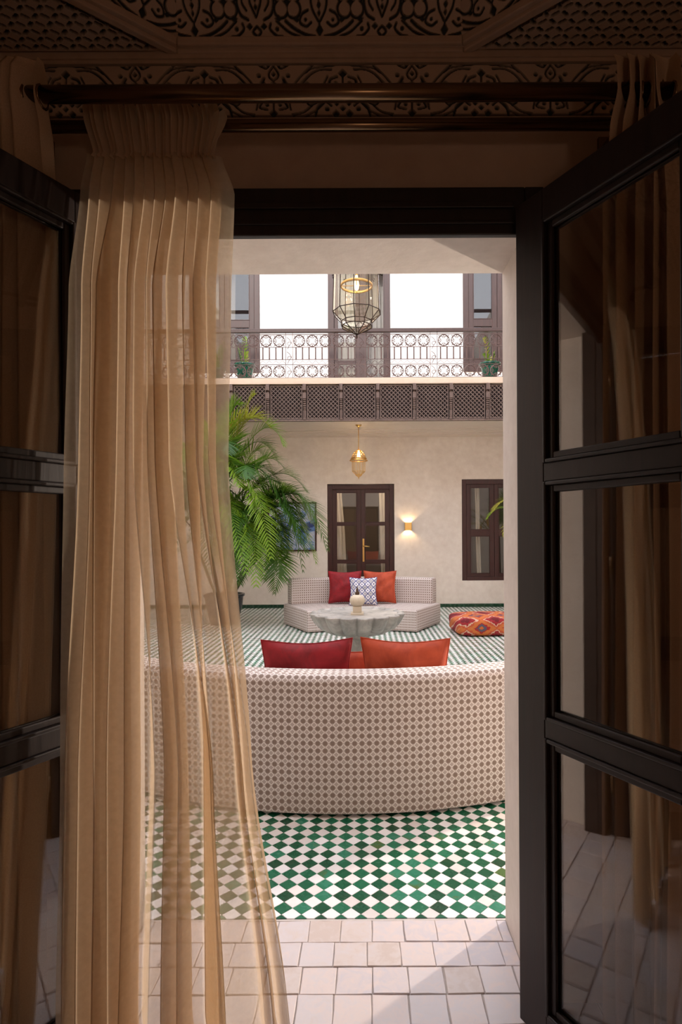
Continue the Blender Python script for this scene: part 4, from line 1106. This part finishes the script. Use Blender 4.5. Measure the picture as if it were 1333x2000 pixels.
for z0, z1, p, w_ in ((.47, .575, .10, 1.0), (.44, .47, .03, .7), (.34, .44, .075, 1.0), (.315, .335, .065, .9), (.285, .30, .058, .95), (.25, .27, .052, .9), (.215, .235, .045, .95), (.185, .20, .04, .9), (.165, .175, .035, .9)):
    cm.box(-W_ * w_ / 1.3, W_ * w_ / 1.3, -p, .02, z0, z1)
cm.box(-.017, .017, -.022, .02, .0, .575); cm.box(-.022, -.009, -.036, .02, .03, .15); cm.box(.009, .022, -.036, .02, .03, .15); cm.box(-.026, .026, -.03, .02, .0, .03)
cmm = cm.mesh('corbel', 'lattice_wood')
for k in range(-3, 10):
    x = -2.19 + .606 * k
    if x < CX0 + .03 or x > CX1 - .03: continue
    link('corbel', cmm, LF, bevel=.002).location = (x, 0, 3.292)
    if x + .606 < CX1:
        fo = link('lattice_panel', fmm, LF); fo.location = (x + .0375, 0, 3.30)
        lo = link('lattice', lm, fo); lo.location = (.015, .004, .015); lo['kind'] = 'stuff'

# ------------------------------------------------------------------ plants
def frond(root, p0, p1, p2, mat, n=34, L=.36, wd=.028, droop=.5, seed=0, part='frond'):
    q = random.Random(seed); P0, P1, P2 = Vector(p0), Vector(p1), Vector(p2)
    B = lambda t: P0 * (1 - t) ** 2 + P1 * 2 * t * (1 - t) + P2 * t * t
    m = MB(); m.cur = .2
    m.tube([B(t / 12) for t in range(13)], [.009 * (1 - t / 14) for t in range(13)], 5)
    for k in range(n):
        t = .16 + .84 * (k + .5) / n; p = B(t); tg = (B(min(1, t + .02)) - B(t - .02)).normalized()
        side = tg.cross(Vector((0, 0, 1)))
        side = side.normalized() if side.length > .05 else Vector((1, 0, 0))
        up = side.cross(tg).normalized()
        ln = L * (math.sin(math.pi * min(1, .18 + t * .80)) ** .7) * q.uniform(.85, 1.1)
        for s in (-1, 1):
            m.cur = q.random()
            fw = .62 + .5 * t + q.uniform(-.12, .12)
            d = (side * s * 1.0 + tg * fw + up * q.uniform(.05, .3)).normalized()
            pts = [p]; dd = d.copy()
            for st in range(4):
                pts.append(pts[-1] + dd * ln / 4); dd = (dd + Vector((0, 0, -1)) * droop * (.18 + .13 * st)).normalized()
            wv = dd.cross(up); 
            base = len(m.v); ws = [.35, 1, .85, .5, .02]
            for i, pp in enumerate(pts):
                dr = (pts[min(i + 1, 4)] - pts[max(i - 1, 0)]).normalized(); wv = dr.cross(up)
                wv = wv.normalized() if wv.length > .02 else side
                m.v.append(tuple(pp + wv * wd / 2 * ws[i])); m.v.append(tuple(pp - wv * wd / 2 * ws[i]))
            for i in range(4): m.face((base + 2 * i, base + 2 * i + 1, base + 2 * i + 3, base + 2 * i + 2))
    return m.obj(part, mat, root, smooth=False, rnd=True)
def planter(root, r, h, mat='pot_dark'):
    MB().lathe([(r * .62, 0), (r * .70, .02), (r * .92, h * .55), (r * .98, h * .9), (r * 1.06, h * .93), (r * 1.06, h), (r * .95, h), (r * .92, h - .03)], n=40).obj('pot', mat, root, smooth=False, bevel=.003)
    MB().lathe([(r * .91, h - .05), (.0005, h - .045)], n=24).obj('soil', 'soil', root)

# left palm. coordinates relative to the pot
PXX, PYY = -2.20, 9.10
pl = thing('potted_palm', 'tall bushy areca palm in a dark pot left of the far sofa', 'palm', (PXX, PYY, 0))
planter(pl, .30, .47)
q = random.Random(11); stems = []
for (tx, ty, tz) in ((.55, -.15, 1.55), (.35, -.3, 1.9), (.05, -.2, 2.1), (-.25, -.3, 1.9), (.15, .25, 1.8), (-.5, 0, 1.5), (.50, .1, 1.1), (.2, -.45, 1.3)):
    b0 = Vector((tx * .25, ty * .25, .42)); tp = Vector((tx, ty, tz)); md = (b0 + tp) / 2 + Vector((tx * .1, 0, .1))
    MB().tube(cr([b0, md, tp], 6), [.022] * 6 + [.018] * 7, 7).obj('trunk', 'stem_green', pl, smooth=True); stems.append(tp)
def W(px, py, Y): return Vector(((px - 712) / 1135 * Y - PXX, Y - PYY, 1.4 - (py - 1042) / 1135 * Y))
FR = [  # tip px, tip py, depth, control px, py, depth, stem, material
    (640, 1075, 8.5, 590, 880, 8.7, 0, 'leaf_dark'), (592, 1118, 8.6, 560, 850, 8.7, 0, 'leaf_dark'), (618, 1100, 8.8, 575, 930, 8.9, 1, 'leaf_bright'),
    (556, 870, 9.0, 520, 770, 9.1, 2, 'leaf_bright'), (530, 835, 8.9, 470, 760, 9.0, 2, 'leaf_yellow'), (470, 790, 9.0, 440, 780, 9.0, 2, 'leaf_bright'),
    (536, 1158, 8.7, 555, 1040, 8.8, 6, 'leaf_dark'), (590, 1010, 9.4, 540, 880, 9.3, 1, 'leaf_dark'), (560, 960, 9.2, 500, 860, 9.2, 2, 'leaf_dark'),
    (500, 1145, 8.3, 500, 950, 8.6, 7, 'leaf_bright'), (455, 1150, 8.2, 450, 930, 8.5, 7, 'leaf_dark'), (530, 1090, 8.3, 500, 900, 8.6, 1, 'leaf_bright'),
    (480, 1120, 8.1, 440, 900, 8.5, 3, 'leaf_bright'), (570, 1075, 9.0, 530, 920, 9.1, 4, 'leaf_bright'), (420, 860, 8.6, 430, 790, 8.8, 3, 'leaf_bright'),
    (500, 820, 8.8, 450, 790, 9.0, 3, 'leaf_yellow'), (550, 1030, 8.7, 500, 850, 8.9, 3, 'leaf_dark'), (515, 1000, 8.4, 470, 850, 8.7, 3, 'leaf_bright'),
    (440, 1060, 8.2, 430, 900, 8.5, 5, 'leaf_dark'), (470, 950, 8.3, 440, 830, 8.6, 5, 'leaf_bright'), (380, 1000, 8.6, 390, 850, 8.8, 5, 'leaf_dark'),
    (360, 900, 8.8, 380, 800, 9.0, 5, 'leaf_bright'), (340, 1080, 8.8, 360, 880, 9.0, 5, 'leaf_dark'), (410, 1120, 8.4, 400, 920, 8.7, 5, 'leaf_dark'),
    (535, 930, 9.3, 490, 800, 9.2, 4, 'leaf_bright'), (600, 1050, 8.9, 560, 890, 9.0, 0, 'leaf_bright'), (445, 1130, 8.9, 440, 980, 8.9, 7, 'leaf_bright'),
    (505, 1085, 9.3, 505, 930, 9.2, 6, 'leaf_dark'), (470, 1080, 8.5, 455, 880, 8.7, 7, 'leaf_bright'), (430, 960, 8.2, 425, 840, 8.5, 3, 'leaf_dark'),
    (545, 1120, 8.9, 545, 960, 9.0, 6, 'leaf_dark'), (498, 770, 9.1, 470, 800, 9.1, 2, 'leaf_yellow'), (455, 775, 9.1, 445, 830, 9.1, 2, 'leaf_bright'),
    (560, 1000, 8.6, 510, 850, 8.8, 2, 'leaf_dark'), (600, 960, 9.0, 550, 880, 9.1, 1, 'leaf_dark'), (585, 1060, 8.5, 545, 900, 8.7, 0, 'leaf_dark'),
    (545, 905, 9.2, 500, 800, 9.2, 2, 'leaf_dark'), (520, 960, 8.7, 480, 810, 8.9, 3, 'leaf_bright'), (620, 1040, 8.7, 570, 880, 8.8, 0, 'leaf_dark'), (470, 1140, 8.6, 480, 1000, 8.7, 7, 'leaf_dark'), (515, 1130, 8.8, 520, 990, 8.8, 6, 'leaf_bright'),
    (608, 1020, 8.8, 560, 900, 8.9, 0, 'leaf_bright'), (575, 1030, 8.9, 525, 890, 9.0, 1, 'leaf_dark'), (560, 1085, 8.7, 530, 940, 8.8, 6, 'leaf_dark'), (600, 1085, 8.6, 565, 930, 8.7, 0, 'leaf_dark')]
for i, (a, b_, c, d_, e, g, s, mt) in enumerate(FR):
    frond(pl, stems[s], W(d_, e, g), W(a, b_, c), mt, n=38, L=.46, wd=.021, droop=.26, seed=i)
for i in range(20):
    s = stems[i % 8]; a = q.uniform(0, 6.28); r_ = q.uniform(.7, 1.2)
    tip = s + Vector((math.cos(a) * r_ - .3, math.sin(a) * r_ * .7, q.uniform(-.5, .5))); tip.x = min(tip.x, 1.0)
    ctl = (s + tip) / 2 + Vector((0, 0, q.uniform(.5, .9)))
    frond(pl, s, ctl, tip, q.choice(['leaf_dark', 'leaf_bright', 'leaf_dark']), n=32, L=.42, wd=.021, droop=.28, seed=50 + i)

pr = thing('potted_palm', 'palm at the right edge, only its yellow-green frond tips reaching before the window', 'palm', (3.0, 9.4, 0))
planter(pr, .28, .45)
for k, (a, h) in enumerate(((0, 1.2), (2.1, 1.4), (4.2, 1.1))):
    MB().tube([(.05 * math.cos(a), .05 * math.sin(a), .4), (.12 * math.cos(a), .12 * math.sin(a), h)], .02, 7).obj('trunk', 'stem_green', pr, smooth=True)
sp_ = Vector((-.1, 0, 1.25))
for i, (tx, ty, tz, cx_, cz_, mt) in enumerate(((-1.04, -.1, 1.62, -.72, 2.12, 'leaf_bright'), (-.98, -.2, 1.72, -.62, 2.3, 'leaf_yellow'), (-.80, -.3, 1.35, -.6, 1.9, 'leaf_yellow'), (.3, -.8, 1.6, .1, 2.3, 'leaf_bright'), (.5, .4, 1.8, .3, 2.4, 'leaf_dark'), (-.3, .8, 1.9, -.2, 2.5, 'leaf_dark'), (.1, .3, 2.4, 0, 2.2, 'leaf_bright'))):
    frond(pr, sp_, Vector((cx_, ty * .5, cz_)), Vector((tx, ty, tz)), mt, n=30, L=.26, wd=.022, droop=.5, seed=90 + i)

# balcony pots
def balcony_pot(x, y, label, sprig, seed, s=1.0):
    t = thing('potted_plant', label, 'potted plant', (x, y, 3.976), 0, 'glazed pots on the balcony')
    m = MB(); m.lathe([(.085 * s, 0), (.10 * s, .02), (.12 * s, .14 * s), (.135 * s, .24 * s), (.165 * s, .27 * s), (.17 * s, .30 * s), (.15 * s, .30 * s), (.13 * s, .27 * s)], n=48, rf=lambda a, i, z: 1 + (.05 * abs(math.cos(8 * a)) if 0 < i < 4 else (.06 * abs(math.cos(8 * a)) if i in (4, 5) else 0)))
    m.obj('pot', 'pot_green', t, smooth=True); MB().lathe([(.13 * s, .26 * s), (.0005, .265 * s)], n=16).obj('soil', 'soil', t)
    q = random.Random(seed)
    for k in range(sprig):
        a = q.uniform(0, 6.28); r_ = q.uniform(.06, .2); h = q.uniform(.15, .55)
        p0 = Vector((.04 * math.cos(a), .04 * math.sin(a), .25 * s)); tip = Vector((r_ * math.cos(a), r_ * .6 * math.sin(a), .25 * s + h)); ctl = (p0 + tip) / 2 + Vector((0, 0, h * .4))
        frond(t, p0, ctl, tip, q.choice(['leaf_dark', 'leaf_bright', 'leaf_yellow'] if sprig < 7 else ['leaf_dark', 'leaf_dark', 'leaf_bright']), n=9, L=.09, wd=.02, droop=.2, seed=seed * 10 + k, part='branch')
balcony_pot(-2.03, 9.93, 'ribbed green pot with low dark foliage at the left of the balcony', 4, 3, 1.05)
balcony_pot(-2.50, 9.95, 'bushy dark green plant at the far left of the balcony beside a ribbed pot', 12, 4, .8)
balcony_pot(2.16, 9.93, 'ribbed green pot with thin yellow-green branches at the right of the balcony', 6, 5, 1.05)
balcony_pot(2.60, 9.96, 'second ribbed green pot at the right end of the balcony', 8, 6, 1.05)
